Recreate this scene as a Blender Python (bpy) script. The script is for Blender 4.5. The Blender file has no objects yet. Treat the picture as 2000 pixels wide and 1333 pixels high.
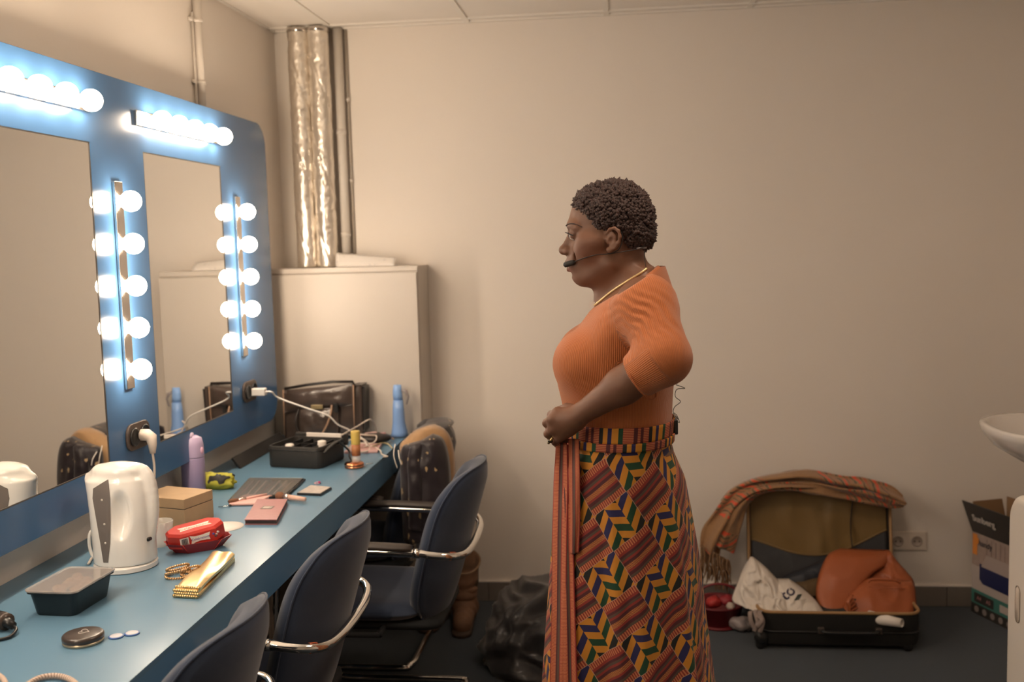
import bpy, bmesh, math, random
import numpy as np
from mathutils import Vector, Matrix, noise
from mathutils.bvhtree import BVHTree
R=math.radians; PI=math.pi
random.seed(7); rng=np.random.default_rng(7)
S=bpy.context.scene; COL=S.collection

# ------------------------------------------------------------ camera (solved from the photograph's vanishing points)
FPX=2013.; CAMH=1.55
def _axes(yaw,pitch,roll):
    cy,sy=math.cos(yaw),math.sin(yaw)
    f=np.array([-sy*math.cos(pitch),cy*math.cos(pitch),-math.sin(pitch)])
    r=np.array([cy,sy,0.]); u=np.cross(r,f)
    return np.array([math.cos(roll)*r+math.sin(roll)*u,-math.sin(roll)*r+math.cos(roll)*u,f])
CM=_axes(0.114668,0.093965,-0.027588)
cd=bpy.data.cameras.new('camera'); cam=bpy.data.objects.new('camera',cd); COL.objects.link(cam)
cd.sensor_width=36; cd.lens=FPX*36/2000; cd.clip_start=.05
m=Matrix(((CM[0][0],CM[1][0],-CM[2][0],0),(CM[0][1],CM[1][1],-CM[2][1],0),(CM[0][2],CM[1][2],-CM[2][2],CAMH),(0,0,0,1)))
cam.matrix_world=m; S.camera=cam
cd.dof.use_dof=True; cd.dof.focus_distance=2.45; cd.dof.aperture_fstop=3.2
S.view_settings.view_transform='Standard'; S.view_settings.look='None'
S.view_settings.gamma=1; S.view_settings.use_curve_mapping=False
S.view_settings.exposure=0.0
W=bpy.data.worlds.new('world'); S.world=W; W.use_nodes=True
W.node_tree.nodes['Background'].inputs[0].default_value=(.9,.82,.75,1); W.node_tree.nodes['Background'].inputs[1].default_value=.02
BULB=56.0
BULB_COL=(1.0,.79,.58)
# added fill lamp, unseen, overhead in mid-room; brightens the far walls
def area(loc,size,power,col,rot):
    l=bpy.data.lights.new('room_fill_light','AREA'); l.shape='RECTANGLE'; l.size,l.size_y=size; l.energy=power; l.color=col
    o=bpy.data.objects.new('room_fill_light',l); COL.objects.link(o); o.location=loc; o.rotation_euler=rot; return o
FILL_LAMP=area((.25,2.05,2.455),(.56,.56),11,(1.0,.78,.60),(0,0,0))

def on(px,py,ax,v):
    """point where the photograph's pixel meets the plane axis=v"""
    d=CM.T@np.array([px-1000,-(py-666.5),FPX]); i='xyz'.index(ax); c=np.array([0,0,CAMH]); return c+(v-c[i])/d[i]*d
def V3(px,py,y): return Vector(on(px,py,'y',y))

# ------------------------------------------------------------ materials
class E:
    """arithmetic on shader sockets"""
    nt=None
    def __init__(s,v): s.v=v
    @staticmethod
    def op(o,*a):
        n=E.nt.nodes.new('ShaderNodeMath'); n.operation=o
        for i,x in enumerate(a):
            x=x.v if isinstance(x,E) else x
            if isinstance(x,(int,float)): n.inputs[i].default_value=x
            else: E.nt.links.new(x,n.inputs[i])
        return E(n.outputs[0])
    def __add__(s,o): return E.op('ADD',s,o)
    __radd__=__add__
    def __sub__(s,o): return E.op('SUBTRACT',s,o)
    def __rsub__(s,o): return E.op('SUBTRACT',o,s)
    def __mul__(s,o): return E.op('MULTIPLY',s,o)
    __rmul__=__mul__
    def __truediv__(s,o): return E.op('DIVIDE',s,o)
    def lt(s,o): return E.op('LESS_THAN',s,o)
    def gt(s,o): return E.op('GREATER_THAN',s,o)
    def floor(s): return E.op('FLOOR',s)
    def fr(s): return E.op('FRACT',s)
    def abs(s): return E.op('ABSOLUTE',s)
    def sin(s): return E.op('SINE',s)
    def mod(s,o): return E.op('MODULO',s,o)
def rgb(c):
    n=E.nt.nodes.new('ShaderNodeRGB'); n.outputs[0].default_value=(*c,1); return n.outputs[0]
def mixc(f,a,b):
    n=E.nt.nodes.new('ShaderNodeMix'); n.data_type='RGBA'
    for i,x in ((0,f),(6,a),(7,b)):
        if isinstance(x,E): x=x.v
        if isinstance(x,(int,float)): n.inputs[i].default_value=x
        elif isinstance(x,tuple): n.inputs[i].default_value=(*x,1)
        else: E.nt.links.new(x,n.inputs[i])
    return n.outputs[2]
def attr(name='puv'):
    n=E.nt.nodes.new('ShaderNodeAttribute'); n.attribute_name=name; return n
def uvw(name='puv'):
    s=E.nt.nodes.new('ShaderNodeSeparateXYZ'); E.nt.links.new(attr(name).outputs['Vector'],s.inputs[0]); return [E(o) for o in s.outputs]
def objc():
    t=E.nt.nodes.new('ShaderNodeTexCoord'); s=E.nt.nodes.new('ShaderNodeSeparateXYZ'); E.nt.links.new(t.outputs['Object'],s.inputs[0]); return [E(o) for o in s.outputs]
def nz(scale,detail=2,vec=None):
    n=E.nt.nodes.new('ShaderNodeTexNoise'); n.inputs['Scale'].default_value=scale; n.inputs['Detail'].default_value=detail
    if vec is None: vec=E.nt.nodes.new('ShaderNodeTexCoord').outputs['Object']
    E.nt.links.new(vec,n.inputs['Vector']); return E(n.outputs['Fac'])
def mat(name,col=(.5,.5,.5),rough=.5,metal=0,spec=.5,vary=0,vscale=8,bump=0,bscale=200,sheen=0,trans=0,emis=0,ecol=None,fn=None,bfn=None,bdist=.002,coat=0,sss=0,alpha=1,ior=1.45):
    M=bpy.data.materials.new(name); M.use_nodes=True; nt=M.node_tree; E.nt=nt; b=nt.nodes['Principled BSDF']
    b.inputs['Base Color'].default_value=(*col,1); b.inputs['Roughness'].default_value=rough; b.inputs['Metallic'].default_value=metal
    b.inputs['Specular IOR Level'].default_value=spec; b.inputs['Sheen Weight'].default_value=sheen; b.inputs['Transmission Weight'].default_value=trans
    b.inputs['Coat Weight'].default_value=coat; b.inputs['Alpha'].default_value=alpha; b.inputs['IOR'].default_value=ior
    if sss: b.inputs['Subsurface Weight'].default_value=sss; b.inputs['Subsurface Scale'].default_value=.01
    if emis: b.inputs['Emission Color'].default_value=(*(ecol or col),1); b.inputs['Emission Strength'].default_value=emis
    if fn: nt.links.new(fn(),b.inputs['Base Color'])
    elif vary:
        f=nz(vscale,3); nt.links.new(mixc(f,tuple(c*(1-vary) for c in col),tuple(min(1,c*(1+vary)) for c in col)),b.inputs['Base Color'])
    if bump or bfn:
        h=bfn() if bfn else nz(bscale,3); n=nt.nodes.new('ShaderNodeBump'); n.inputs['Strength'].default_value=bump or 1; n.inputs['Distance'].default_value=bdist
        nt.links.new(h.v,n.inputs['Height']); nt.links.new(n.outputs[0],b.inputs['Normal'])
    return M

# ------------------------------------------------------------ mesh builder
class MB:
    def __init__(s): s.v=[]; s.f=[]; s.uv=[]
    def add(s,vs,fs,uvs=None):
        o=len(s.v); s.v+= [tuple(v) for v in vs]; s.uv+= [tuple(u)+(0,)*(3-len(u)) for u in uvs] if uvs is not None else [(v[0],v[1],v[2]) for v in vs]
        s.f+= [tuple(i+o for i in f) for f in fs]; return s
    def box(s,a,b,M=None):
        (x0,y0,z0),(x1,y1,z1)=a,b
        vs=[Vector(p) for p in ((x0,y0,z0),(x1,y0,z0),(x1,y1,z0),(x0,y1,z0),(x0,y0,z1),(x1,y0,z1),(x1,y1,z1),(x0,y1,z1))]
        if M is not None: vs=[M@v for v in vs]
        return s.add(vs,[(0,3,2,1),(4,5,6,7),(0,1,5,4),(1,2,6,5),(2,3,7,6),(3,0,4,7)])
    def loft(s,rings,closed=True,caps=True,uvs=None,flip=False):
        n=len(rings[0]); vs=[p for r in rings for p in r]; fs=[]
        for i in range(len(rings)-1):
            for j in range(n if closed else n-1):
                k=(j+1)%n; q=(i*n+j,i*n+k,(i+1)*n+k,(i+1)*n+j); fs.append(q[::-1] if flip else q)
        if caps and closed: a=tuple(range(n))[::-1]; b=tuple((len(rings)-1)*n+j for j in range(n)); fs+= [a[::-1],b[::-1]] if flip else [a,b]
        return s.add(vs,fs,uvs)
    def lathe(s,prof,c=(0,0,0),n=24,caps=True,M=None,sx=1,sy=1):
        rings=[]
        for r,z in prof:
            ring=[Vector((sx*r*math.cos(2*PI*k/n),sy*r*math.sin(2*PI*k/n),z)) for k in range(n)]
            if M is not None: ring=[M@p for p in ring]
            rings.append([p+Vector(c) for p in ring])
        return s.loft(rings,caps=caps)
    def tube(s,pts,r,n=8,rs=None,caps=True,flat=1,up=None):
        pts=[Vector(p) for p in pts]; rings=[]; N=None
        for i,p in enumerate(pts):
            t=(pts[min(i+1,len(pts)-1)]-pts[max(i-1,0)]); t=t.normalized() if t.length>0 else Vector((0,0,1))
            if N is None:
                a=Vector(up) if up else (Vector((0,0,1)) if abs(t.z)<.9 else Vector((1,0,0))); N=(a-a.dot(t)*t).normalized()
            else: N=(N-N.dot(t)*t).normalized()
            B=t.cross(N); rr=rs[i] if rs else r
            rings.append([p+rr*(math.cos(2*PI*k/n)*B+flat*math.sin(2*PI*k/n)*N) for k in range(n)])
        return s.loft(rings,caps=caps)
    def sphere(s,c,r,n=16,m=10,M=None):
        if isinstance(r,(int,float)): r=(r,)*3
        rings=[]
        for i in range(1,m):
            a=PI*i/m; rings.append([Vector((r[0]*math.sin(a)*math.cos(2*PI*k/n),r[1]*math.sin(a)*math.sin(2*PI*k/n),-r[2]*math.cos(a))) for k in range(n)])
        vs=[p for g in rings for p in g]+[Vector((0,0,-r[2])),Vector((0,0,r[2]))]
        if M is not None: vs=[M@p for p in vs]
        vs=[p+Vector(c) for p in vs]; L=len(vs); fs=[]
        for i in range(m-2):
            for j in range(n): k=(j+1)%n; fs.append((i*n+j,i*n+k,(i+1)*n+k,(i+1)*n+j))
        for j in range(n): k=(j+1)%n; fs.append((L-2,k,j)); fs.append((L-1,(m-2)*n+j,(m-2)*n+k))
        return s.add(vs,fs)
    def grid(s,fn,nu,nv,uv=True,closeu=False):
        vs=[];uvs=[]
        for i in range(nv+1):
            for j in range(nu+1): u,v=j/nu,i/nv; vs.append(fn(u,v)); uvs.append((u,v))
        fs=[(i*(nu+1)+j,i*(nu+1)+j+1,(i+1)*(nu+1)+j+1,(i+1)*(nu+1)+j) for i in range(nv) for j in range(nu)]
        return s.add(vs,fs,uvs if uv else None)
    def prism(s,poly,h0,h1,M=None):
        """poly: (x,y) outline, extruded h0..h1 along z"""
        n=len(poly); vs=[Vector((x,y,h0)) for x,y in poly]+[Vector((x,y,h1)) for x,y in poly]
        if M is not None: vs=[M@v for v in vs]
        return s.add(vs,[tuple(range(n))[::-1],tuple(range(n,2*n))]+[(i,(i+1)%n,n+(i+1)%n,n+i) for i in range(n)])
def org(p):
    o=Vector((0,0,0)); M=Matrix.Identity(4)
    while p is not None: M=p.matrix_basis@M; p=p.parent
    return M
def build(name,mb,m,parent=None,smooth=True,bevel=0,world=True,base=None,solid=0,auto=None,sub=0,bseg=2):
    """links mb as one mesh; world=True: vertices are in world space and are taken into the parent's space"""
    me=bpy.data.meshes.new(name); vs=mb.v
    o=bpy.data.objects.new(name,me); COL.objects.link(o)
    if parent is not None:
        o.parent=parent
        if world: I=org(parent).inverted(); vs=[tuple(I@Vector(v)) for v in vs]
    elif base is not None:
        o.location=base; vs=[(v[0]-base[0],v[1]-base[1],v[2]-base[2]) for v in vs]
    me.from_pydata(vs,[],mb.f); me.update()
    a=me.attributes.new('puv','FLOAT_VECTOR','POINT'); a.data.foreach_set('vector',np.array(mb.uv,dtype=np.float32).ravel())
    me.materials.append(m)
    if smooth: me.polygons.foreach_set('use_smooth',[True]*len(me.polygons))
    if auto is not None:
        e=me.edges; bm=bmesh.new(); bm.from_mesh(me)
        for ed in bm.edges:
            if len(ed.link_faces)==2 and ed.calc_face_angle(0)>R(auto): ed.smooth=False
        bm.to_mesh(me); bm.free()
    if bevel:
        b=o.modifiers.new('b','BEVEL'); b.width=bevel; b.segments=bseg; b.limit_method='ANGLE'; b.angle_limit=R(40); b.harden_normals=True
    if solid: b=o.modifiers.new('s','SOLIDIFY'); b.thickness=solid; b.offset=0
    if sub: b=o.modifiers.new('u','SUBSURF'); b.levels=b.render_levels=sub
    return o
def tag(o,label=None,cat=None,group=None,kind=None):
    for k,v in (('label',label),('category',cat),('group',group),('kind',kind)):
        if v: o[k]=v
    return o
def thing(name,label,cat,loc=(0,0,0),rz=0,group=None,rot=None):
    o=bpy.data.objects.new(name,None); COL.objects.link(o); o.location=loc; o.rotation_euler=rot or (0,0,rz); o.empty_display_size=.05
    return tag(o,label,cat,group)
def copy_tree(o,parent=None):
    c=o.copy(); COL.objects.link(c); c.parent=parent
    for ch in list(o.children): copy_tree(ch,c)
    return c
def struct(name,mb,m,**k): return tag(build(name,mb,m,smooth=k.pop('smooth',False),**k),kind='structure')
def rrect(w,h,r,n=5,cx=0,cy=0):
    out=[]
    for sx,sy,a0 in ((1,1,0),(-1,1,90),(-1,-1,180),(1,-1,270)):
        for k in range(n+1):
            a=R(a0+90*k/n); out.append((cx+sx*(w/2-r)+r*math.cos(a),cy+sy*(h/2-r)+r*math.sin(a)))
    return out
def catmull(pts,n=6,closed=False):
    P=[Vector(p) for p in pts]; out=[]; L=len(P); rng_=range(L if closed else L-1)
    for i in rng_:
        g=(lambda k:P[k%L]) if closed else (lambda k:P[max(0,min(L-1,k))])
        p0,p1,p2,p3=g(i-1),g(i),g(i+1),g(i+2)
        for k in range(n):
            t=k/n; out.append(.5*((2*p1)+(p2-p0)*t+(2*p0-5*p1+4*p2-p3)*t*t+(3*p1-p0-3*p2+p3)*t**3))
    if not closed: out.append(P[-1])
    return out
def text(s,size,m,M,name,parent,depth=.0004,proj=None,spacing=1,shear=0,bold=0,world=True):
    c=bpy.data.curves.new('t','FONT'); c.body=s; c.size=size; c.align_x='CENTER'; c.align_y='CENTER'; c.extrude=depth; c.space_character=spacing; c.shear=shear; c.offset=bold; c.resolution_u=3
    o=bpy.data.objects.new('t',c); COL.objects.link(o); bpy.context.view_layer.update()
    me=bpy.data.meshes.new_from_object(o.evaluated_get(bpy.context.evaluated_depsgraph_get())); bpy.data.objects.remove(o)
    if proj:
        bm=bmesh.new(); bm.from_mesh(me); bmesh.ops.triangulate(bm,faces=bm.faces); bmesh.ops.subdivide_edges(bm,edges=[e for e in bm.edges if e.calc_length()>size*.12],cuts=2); bm.to_mesh(me); bm.free()
    mb=MB(); vs=[M@v.co for v in me.vertices]
    if proj:
        bvh,dr=proj; vs=[((lambda h:h[0]-dr*.0015 if h[0] is not None else p)(bvh.ray_cast(p-dr*.25,dr))) for p in vs]
    mb.add(vs,[tuple(p.vertices) for p in me.polygons]); bpy.data.meshes.remove(me)
    return build(name,mb,m,parent,smooth=False,world=world)
def frame(o,x,y,z=None):
    """matrix with origin o and columns x,y,(z)"""
    x=Vector(x).normalized(); y=Vector(y); y=(y-y.dot(x)*x).normalized(); z=x.cross(y)
    return Matrix(((x.x,y.x,z.x,o[0]),(x.y,y.y,z.y,o[1]),(x.z,y.z,z.z,o[2]),(0,0,0,1)))
def sstep(a,b,x): t=max(0,min(1,(x-a)/(b-a))); return t*t*(3-2*t)
def fbm(p,s,o=3): return noise.fractal(Vector(p)*s,.6,2,o)
def ridge(p,s):
    n=noise.noise(Vector(p)*s); return 1-2*abs(n)

# ------------------------------------------------------------ palette
M_wall=mat('painted_wall',(.78,.72,.655),.75,vary=.02,vscale=1.5,bump=.15,bscale=300,bdist=.001)
M_ceil=mat('ceiling_tile',(.82,.77,.71),.85,vary=.02,bump=.2,bscale=400,bdist=.001)
M_tbar=mat('ceiling_tbar',(.80,.76,.70),.5)
M_carpet=mat('blue_grey_carpet',rough=.95,fn=lambda:mixc(nz(380,2),(.004,.009,.016),(.030,.052,.078)),bump=.8,bscale=350,bdist=.004,sheen=.2)
M_btile=mat('grey_brown_skirting_tile',(.20,.175,.155),.4,vary=.12,vscale=3)
M_grout=mat('grout',(.10,.09,.08),.9)
M_blue=mat('blue_laminate',(.056,.145,.305),.22,spec=.5,vary=.03,vscale=2)
M_bluetop=mat('blue_laminate_worktop',(.125,.245,.36),.30,spec=.5,vary=.02,vscale=3)
M_apron=mat('blue_laminate_shaded_apron',(.12,.26,.42),.32,spec=.5,vary=.02,vscale=3)  # same laminate as the worktop, tone set apart for its shaded face
M_blueedge=mat('blue_laminate_edge',(.05,.16,.26),.35,vary=.03)
M_mirror=mat('mirror_glass',(.86,.86,.84),.0,1)
M_chrome=mat('polished_chrome',(.80,.78,.75),.08,1)
M_strip=mat('satin_metal_strip',(.62,.58,.54),.18,1)
M_socket=mat('bulb_socket',(.75,.66,.55),.3,.3)
M_bulb=mat('lit_frosted_bulb',(1,1,1),.4,emis=BULB,ecol=BULB_COL)
M_foil=mat('crumpled_foil_wrap',(.82,.76,.68),.34,.85,bfn=lambda:nz(55,4)+nz(160,3)*.5,bump=.25,bdist=.004)
M_white=mat('white_painted_metal',(.66,.61,.55),.45)
M_cab=mat('cream_cabinet_lacquer',(.56,.51,.455),.38)
M_plwhite=mat('glossy_white_plastic',(.82,.80,.77),.15,coat=.3)
M_plcream=mat('cream_plastic',(.70,.62,.54),.35)
M_black=mat('black_plastic',(.018,.018,.019),.3)
M_blackm=mat('black_matte',(.022,.021,.020),.65,vary=.15,vscale=30)
M_chair=mat('blue_velour_upholstery',rough=.85,sheen=.3,fn=lambda:mixc(nz(14,3),(.017,.029,.060),(.028,.045,.088)),bump=.2,bscale=500,bdist=.001)
M_chairdk=mat('dark_under_seat',(.015,.017,.02),.8)
M_armpad=mat('dark_brown_arm_pad',(.045,.036,.032),.4)
M_rust=mat('orange_sticker',(.45,.10,.03),.5)
M_ceramic=mat('white_ceramic',(.78,.74,.70),.1,coat=.4)
M_paper=mat('white_paper',(.85,.81,.77),.7)
M_ink=mat('dark_print',(.03,.03,.05),.6)
M_gold=mat('gold_metallic_leather',(.88,.66,.34),.30,1,bump=.3,bscale=60,bdist=.002)
M_goldb=mat('gold_bead',(.60,.38,.20),.28,.8)
M_wood=mat('pale_wood',(.48,.33,.19),.5,vary=.12,vscale=25)
M_lilac=mat('lilac_plastic',(.50,.40,.60),.35)
M_lilacd=mat('lilac_metal_body',(.36,.29,.47),.4,vary=.05)
M_glass=mat('clear_glass',(.90,.88,.84),.08,alpha=.38,spec=.8)
M_clear=mat('clear_plastic',(.95,.93,.9),.12,trans=.92,ior=1.3)
M_grey=mat('translucent_grey_window',(.16,.14,.13),.25)
M_cream=mat('cream_label',(.80,.74,.68),.5)
# ------------------------------------------------------------ implicit surfaces -> mesh (surface nets)
def snets(f,xs,ys,zs,B=6):
    n=[len(a) for a in (xs,ys,zs)]; nb=[-(-k//B) for k in n]
    cen=[];hw=[]
    for a,k in zip((xs,ys,zs),nb):
        lo=a[np.minimum(np.arange(k)*B,len(a)-1)]; hi=a[np.minimum(np.arange(k)*B+B-1,len(a)-1)]; cen.append((lo+hi)/2); hw.append((hi-lo)/2+np.gradient(a).max())
    G=np.stack(np.meshgrid(*cen,indexing='ij'),-1).reshape(-1,3)
    rad=np.sqrt(sum(h**2 for h in np.meshgrid(*hw,indexing='ij'))).reshape(-1)
    d=np.concatenate([f(G[i:i+200000]) for i in range(0,len(G),200000)])
    act=(np.abs(d)<rad*1.35+.004).reshape(nb); V=d.reshape(nb)
    for ax in range(3): V=np.repeat(V,B,ax); act=np.repeat(act,B,ax)
    V=V[:n[0],:n[1],:n[2]].astype(np.float32).copy(); act=act[:n[0],:n[1],:n[2]]
    I=np.nonzero(act); P=np.stack([xs[I[0]],ys[I[1]],zs[I[2]]],-1); out=np.empty(len(P))
    for i in range(0,len(P),400000): out[i:i+400000]=f(P[i:i+400000])
    V[I]=out
    Sg=V<0; cs=None
    a=np.zeros((n[0]-1,n[1]-1,n[2]-1),np.int8)
    for dx in (0,1):
        for dy in (0,1):
            for dz in (0,1): a+=Sg[dx:n[0]-1+dx,dy:n[1]-1+dy,dz:n[2]-1+dz]
    c=np.stack(np.nonzero((a>0)&(a<8)),-1); idx=np.full(a.shape,-1,np.int32); idx[tuple(c.T)]=np.arange(len(c))
    acc=np.zeros((len(c),3)); cnt=np.zeros(len(c)); X=(xs,ys,zs)
    for ax in range(3):
        o1,o2=[k for k in range(3) if k!=ax]
        for p in (0,1):
            for q in (0,1):
                s=c.copy(); s[:,o1]+=p; s[:,o2]+=q; e=s.copy(); e[:,ax]+=1
                v0=V[tuple(s.T)].astype(float); v1=V[tuple(e.T)].astype(float); mk=(v0<0)!=(v1<0); t=v0[mk]/(v0[mk]-v1[mk])
                pt=np.stack([X[k][s[mk][:,k]] for k in range(3)],-1); pe=X[ax][e[mk][:,ax]]; pt[:,ax]+=t*(pe-pt[:,ax])
                acc[mk]+=pt; cnt[mk]+=1
    verts=acc/cnt[:,None]; faces=[]
    for ax in range(3):
        o1,o2=[k for k in range(3) if k!=ax]
        sl=[slice(1,-1)]*3; sl[ax]=slice(0,-1); sh=list(sl); sh[ax]=slice(1,None)
        A=Sg[tuple(sl)]; Bq=Sg[tuple(sh)]; e=np.stack(np.nonzero(A!=Bq),-1)
        inside=A[tuple(e.T)]; off=np.array([1,1,1]); off[ax]=0; e=e+off
        def g(p,q): s=e.copy(); s[:,o1]-=p; s[:,o2]-=q; return idx[tuple(s.T)]
        Q=np.stack([g(1,1),g(0,1),g(0,0),g(1,0)],-1)
        fl=inside if ax!=1 else ~inside
        Q[~fl]=Q[~fl][:,::-1]; faces.append(Q)
    F=np.concatenate(faces); F=F[(F>=0).all(1)]
    return verts,F
def sdf_obj(name,f,lo,hi,h,m,parent=None,zs=None,base=None,paint=None,uvf=None,relax=1):
    xs=np.arange(lo[0],hi[0]+h,h); ys=np.arange(lo[1],hi[1]+h,h); zs=np.arange(lo[2],hi[2]+h,h) if zs is None else zs
    v,F=snets(f,xs,ys,zs)
    for _ in range(relax):     # light smoothing
        ed=np.concatenate([F[:,[0,1]],F[:,[1,2]],F[:,[2,3]],F[:,[3,0]]]); ac=np.zeros_like(v); ct=np.zeros(len(v))
        for a,b in ((0,1),(1,0)): 
            for k in range(3): ac[:,k]+=np.bincount(ed[:,a],v[ed[:,b],k],len(v))
            ct+=np.bincount(ed[:,a],minlength=len(v))
        v=.5*v+.5*ac/np.maximum(ct,1)[:,None]
    me=bpy.data.meshes.new(name); o=bpy.data.objects.new(name,me); COL.objects.link(o); vw=v.copy()
    if parent is not None:
        o.parent=parent; I=np.array(org(parent).inverted()); v=v@I[:3,:3].T+I[:3,3]
    elif base is not None: o.location=base; v=v-np.array(base)
    me.vertices.add(len(v)); me.vertices.foreach_set('co',v.astype(np.float32).ravel())
    me.loops.add(len(F)*4); me.loops.foreach_set('vertex_index',F.astype(np.int32).ravel())
    me.polygons.add(len(F)); me.polygons.foreach_set('loop_start',np.arange(0,len(F)*4,4,dtype=np.int32))
    me.update(calc_edges=True); me.validate(); me.polygons.foreach_set('use_smooth',[True]*len(me.polygons)); me.materials.append(m)
    a=me.attributes.new('puv','FLOAT_VECTOR','POINT'); a.data.foreach_set('vector',(uvf(vw) if uvf else v).astype(np.float32).ravel())
    if paint:
        a=me.attributes.new('tint','FLOAT_COLOR','POINT'); a.data.foreach_set('color',paint(vw).astype(np.float32).ravel())
    return o
def A3(p): return np.array([p[0],p[1],p[2]],float)
def s_ell(P,c,r,M=None):
    q=P-A3(c)
    if M is not None: q=q@M
    r=np.array(r); k0=np.sqrt(((q/r)**2).sum(-1)); k1=np.sqrt(((q/r**2)**2).sum(-1)); return k0*(k0-1)/np.maximum(k1,1e-9)
def s_cone(P,a,b,ra,rb):
    a,b=A3(a),A3(b); ab=b-a; t=np.clip(((P-a)@ab)/(ab@ab),0,1); d=P-a-t[:,None]*ab; return np.sqrt((d*d).sum(-1))-(ra+(rb-ra)*t)
def s_box(P,c,h,r,M=None):
    q=P-A3(c)
    if M is not None: q=q@M
    q=np.abs(q)-(np.array(h)-r); return np.sqrt((np.maximum(q,0)**2).sum(-1))+np.minimum(q.max(-1),0)-r
def smin(a,b,k):
    h=np.clip(.5+.5*(b-a)/k,0,1); return b+(a-b)*h-k*h*(1-h)
def smax(a,b,k): return -smin(-a,-b,k)
def s_stack(P,Z,XF,XBk,HW,yc,p=2.0):
    """closed body whose horizontal sections are superellipses; Z ascending"""
    z=P[:,2]; xf=np.interp(z,Z,XF); xb=np.interp(z,Z,XBk); b=np.interp(z,Z,HW); a=(xb-xf)/2; c=(xb+xf)/2
    k=(np.abs((P[:,0]-c)/a)**p+np.abs((P[:,1]-yc)/b)**p)**(1/p)
    d=(k-1)*np.minimum(a,b)*.9; return np.maximum(d,np.maximum(Z[0]-z,z-Z[-1]))
def meshbvh(o):
    M=o.matrix_world if False else org(o); return BVHTree.FromPolygons([M@v.co for v in o.data.vertices],[tuple(p.vertices) for p in o.data.polygons])
def decal(name,bvh,fn,nu,nv,m,parent,dr,off=.0008,base=None,far=.3):
    """grid patch laid on a surface"""
    mb=MB()
    def g(u,v):
        p=Vector(fn(u,v)); h=bvh.ray_cast(p-dr*far,dr); return (h[0]-dr*off) if h[0] is not None else p
    mb.grid(g,nu,nv); return build(name,mb,m,parent,base=base)
def folded(poly_l,poly_r,yf,name,m,t,bul=.05,amp=.008,sc=14,seed=0,n=30,thick=.05):
    """puffy folded cloth: left and right outline in photo pixels, top to bottom, standing at depth yf(v)"""
    L=catmull([(a,b,0) for a,b in poly_l],8); Rr=catmull([(a,b,0) for a,b in poly_r],8)
    def pick(C,v): f=v*(len(C)-1); i=min(len(C)-2,int(f)); return C[i].lerp(C[i+1],f-i)
    def f(u,v):
        a,b=pick(L,v),pick(Rr,v); q=a.lerp(b,u); y=yf(v); p=V3(q.x,q.y,y)
        s=(1-abs(2*u-1)**3.0)*(1-max(0,1-v*6)**2)
        wv=Vector((p.x+seed,p.z*.8,seed))*sc
        p.y-=bul*s**.6+amp*s*(noise.noise(wv)+.8*(1-2*abs(noise.noise(wv*1.3+Vector((3,1,0))))))
        return p
    mb=MB().grid(f,n,n); return build(name,mb,m,t,solid=thick*.12)
# ------------------------------------------------------------ the room
XL,XR,YB,YF,ZC=-1.48,1.78,4.34,-1.3,2.467
struct('floor',MB().box((XL-.05,YF-.05,-.1),(XR+.05,YB+.05,0)),M_carpet)
struct('wall_back',MB().box((XL-.1,YB,-.1),(XR+.1,YB+.1,ZC+.12)),M_wall)
struct('wall_left',MB().box((XL-.1,YF,-.1),(XL,YB,ZC+.12)),M_wall)
struct('wall_right',MB().box((XR,YF,-.1),(XR+.1,YB,ZC+.12)),M_wall)
struct('wall_front',MB().box((XL-.1,YF-.1,-.1),(XR+.1,YF,ZC+.12)),M_wall)
# suspended ceiling: slab above, tee bars, panels resting in them
ceil=struct('ceiling',MB().box((XL-.1,YF-.1,ZC+.03),(XR+.1,YB+.1,ZC+.12)),M_ceil)
gx=[XL]+[-1.222+.5735*k for k in range(6)]+[XR]; gx=[g for g in gx if g<=XR]
gy=[YB]+[4.262-.5735*k for k in range(10)]; gy=[g for g in gy if g>YF]+[YF]
tb=MB()
for g in gx[1:-1]: tb.box((g-.0115,YF,ZC+.001),(g+.0115,YB,ZC+.012))
for g in gy[1:-1]: tb.box((XL,g-.0115,ZC+.0),(XR,g+.0115,ZC+.0115))
tb.box((XL,YB-.02,ZC),(XR,YB,ZC+.013)); tb.box((XL,YF,ZC),(XL+.012,YB,ZC+.012)); tb.box((XR-.02,YF,ZC),(XR,YB,ZC+.012))
build('tee_bar_grid',tb,M_tbar,ceil,smooth=False)
for i in range(len(gx)-1):
    for j in range(len(gy)-1):
        x0,x1,y1,y0=gx[i],gx[i+1],gy[j],gy[j+1]
        build('ceiling_panel',MB().box((x0+.006,y0+.006,ZC+.006),(x1-.006,y1-.006,ZC+.02)),M_ceil,ceil,smooth=False)
# tiled skirting
def skirting(name,x0,x1,wall):
    b=MB(); sk=struct(name,b.box((x0,YB-.004,0),(x1,YB,.084)) if wall=='b' else b.box((XR-.004,x0,0),(XR,x1,.084)),M_grout)
    x=-.6312-.1476*6
    k0=x if wall=='b' else x0
    while k0<x1:
        a,c=max(k0,x0),min(k0+.1476,x1)
        if c-a>.01:
            q=(a+.0012,YB-.010,.001),(c-.0012,YB-.003,.085)
            if wall!='b': q=(XR-.010,a+.0012,.001),(XR-.003,c-.0012,.085)
            build('skirting_tile',MB().box(*q),M_btile,sk,smooth=False,bevel=.001)
        k0+=.1476
    build('skirting_sealant',MB().box((x0,YB-.012,.085),(x1,YB,.090)) if wall=='b' else MB().box((XR-.012,x0,.085),(XR,x1,.09)),M_wall,sk,smooth=False)
skirting('baseboard_back',-.85,XR-.012,'b'); skirting('baseboard_right',1.0,YB-.012,'r')

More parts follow.
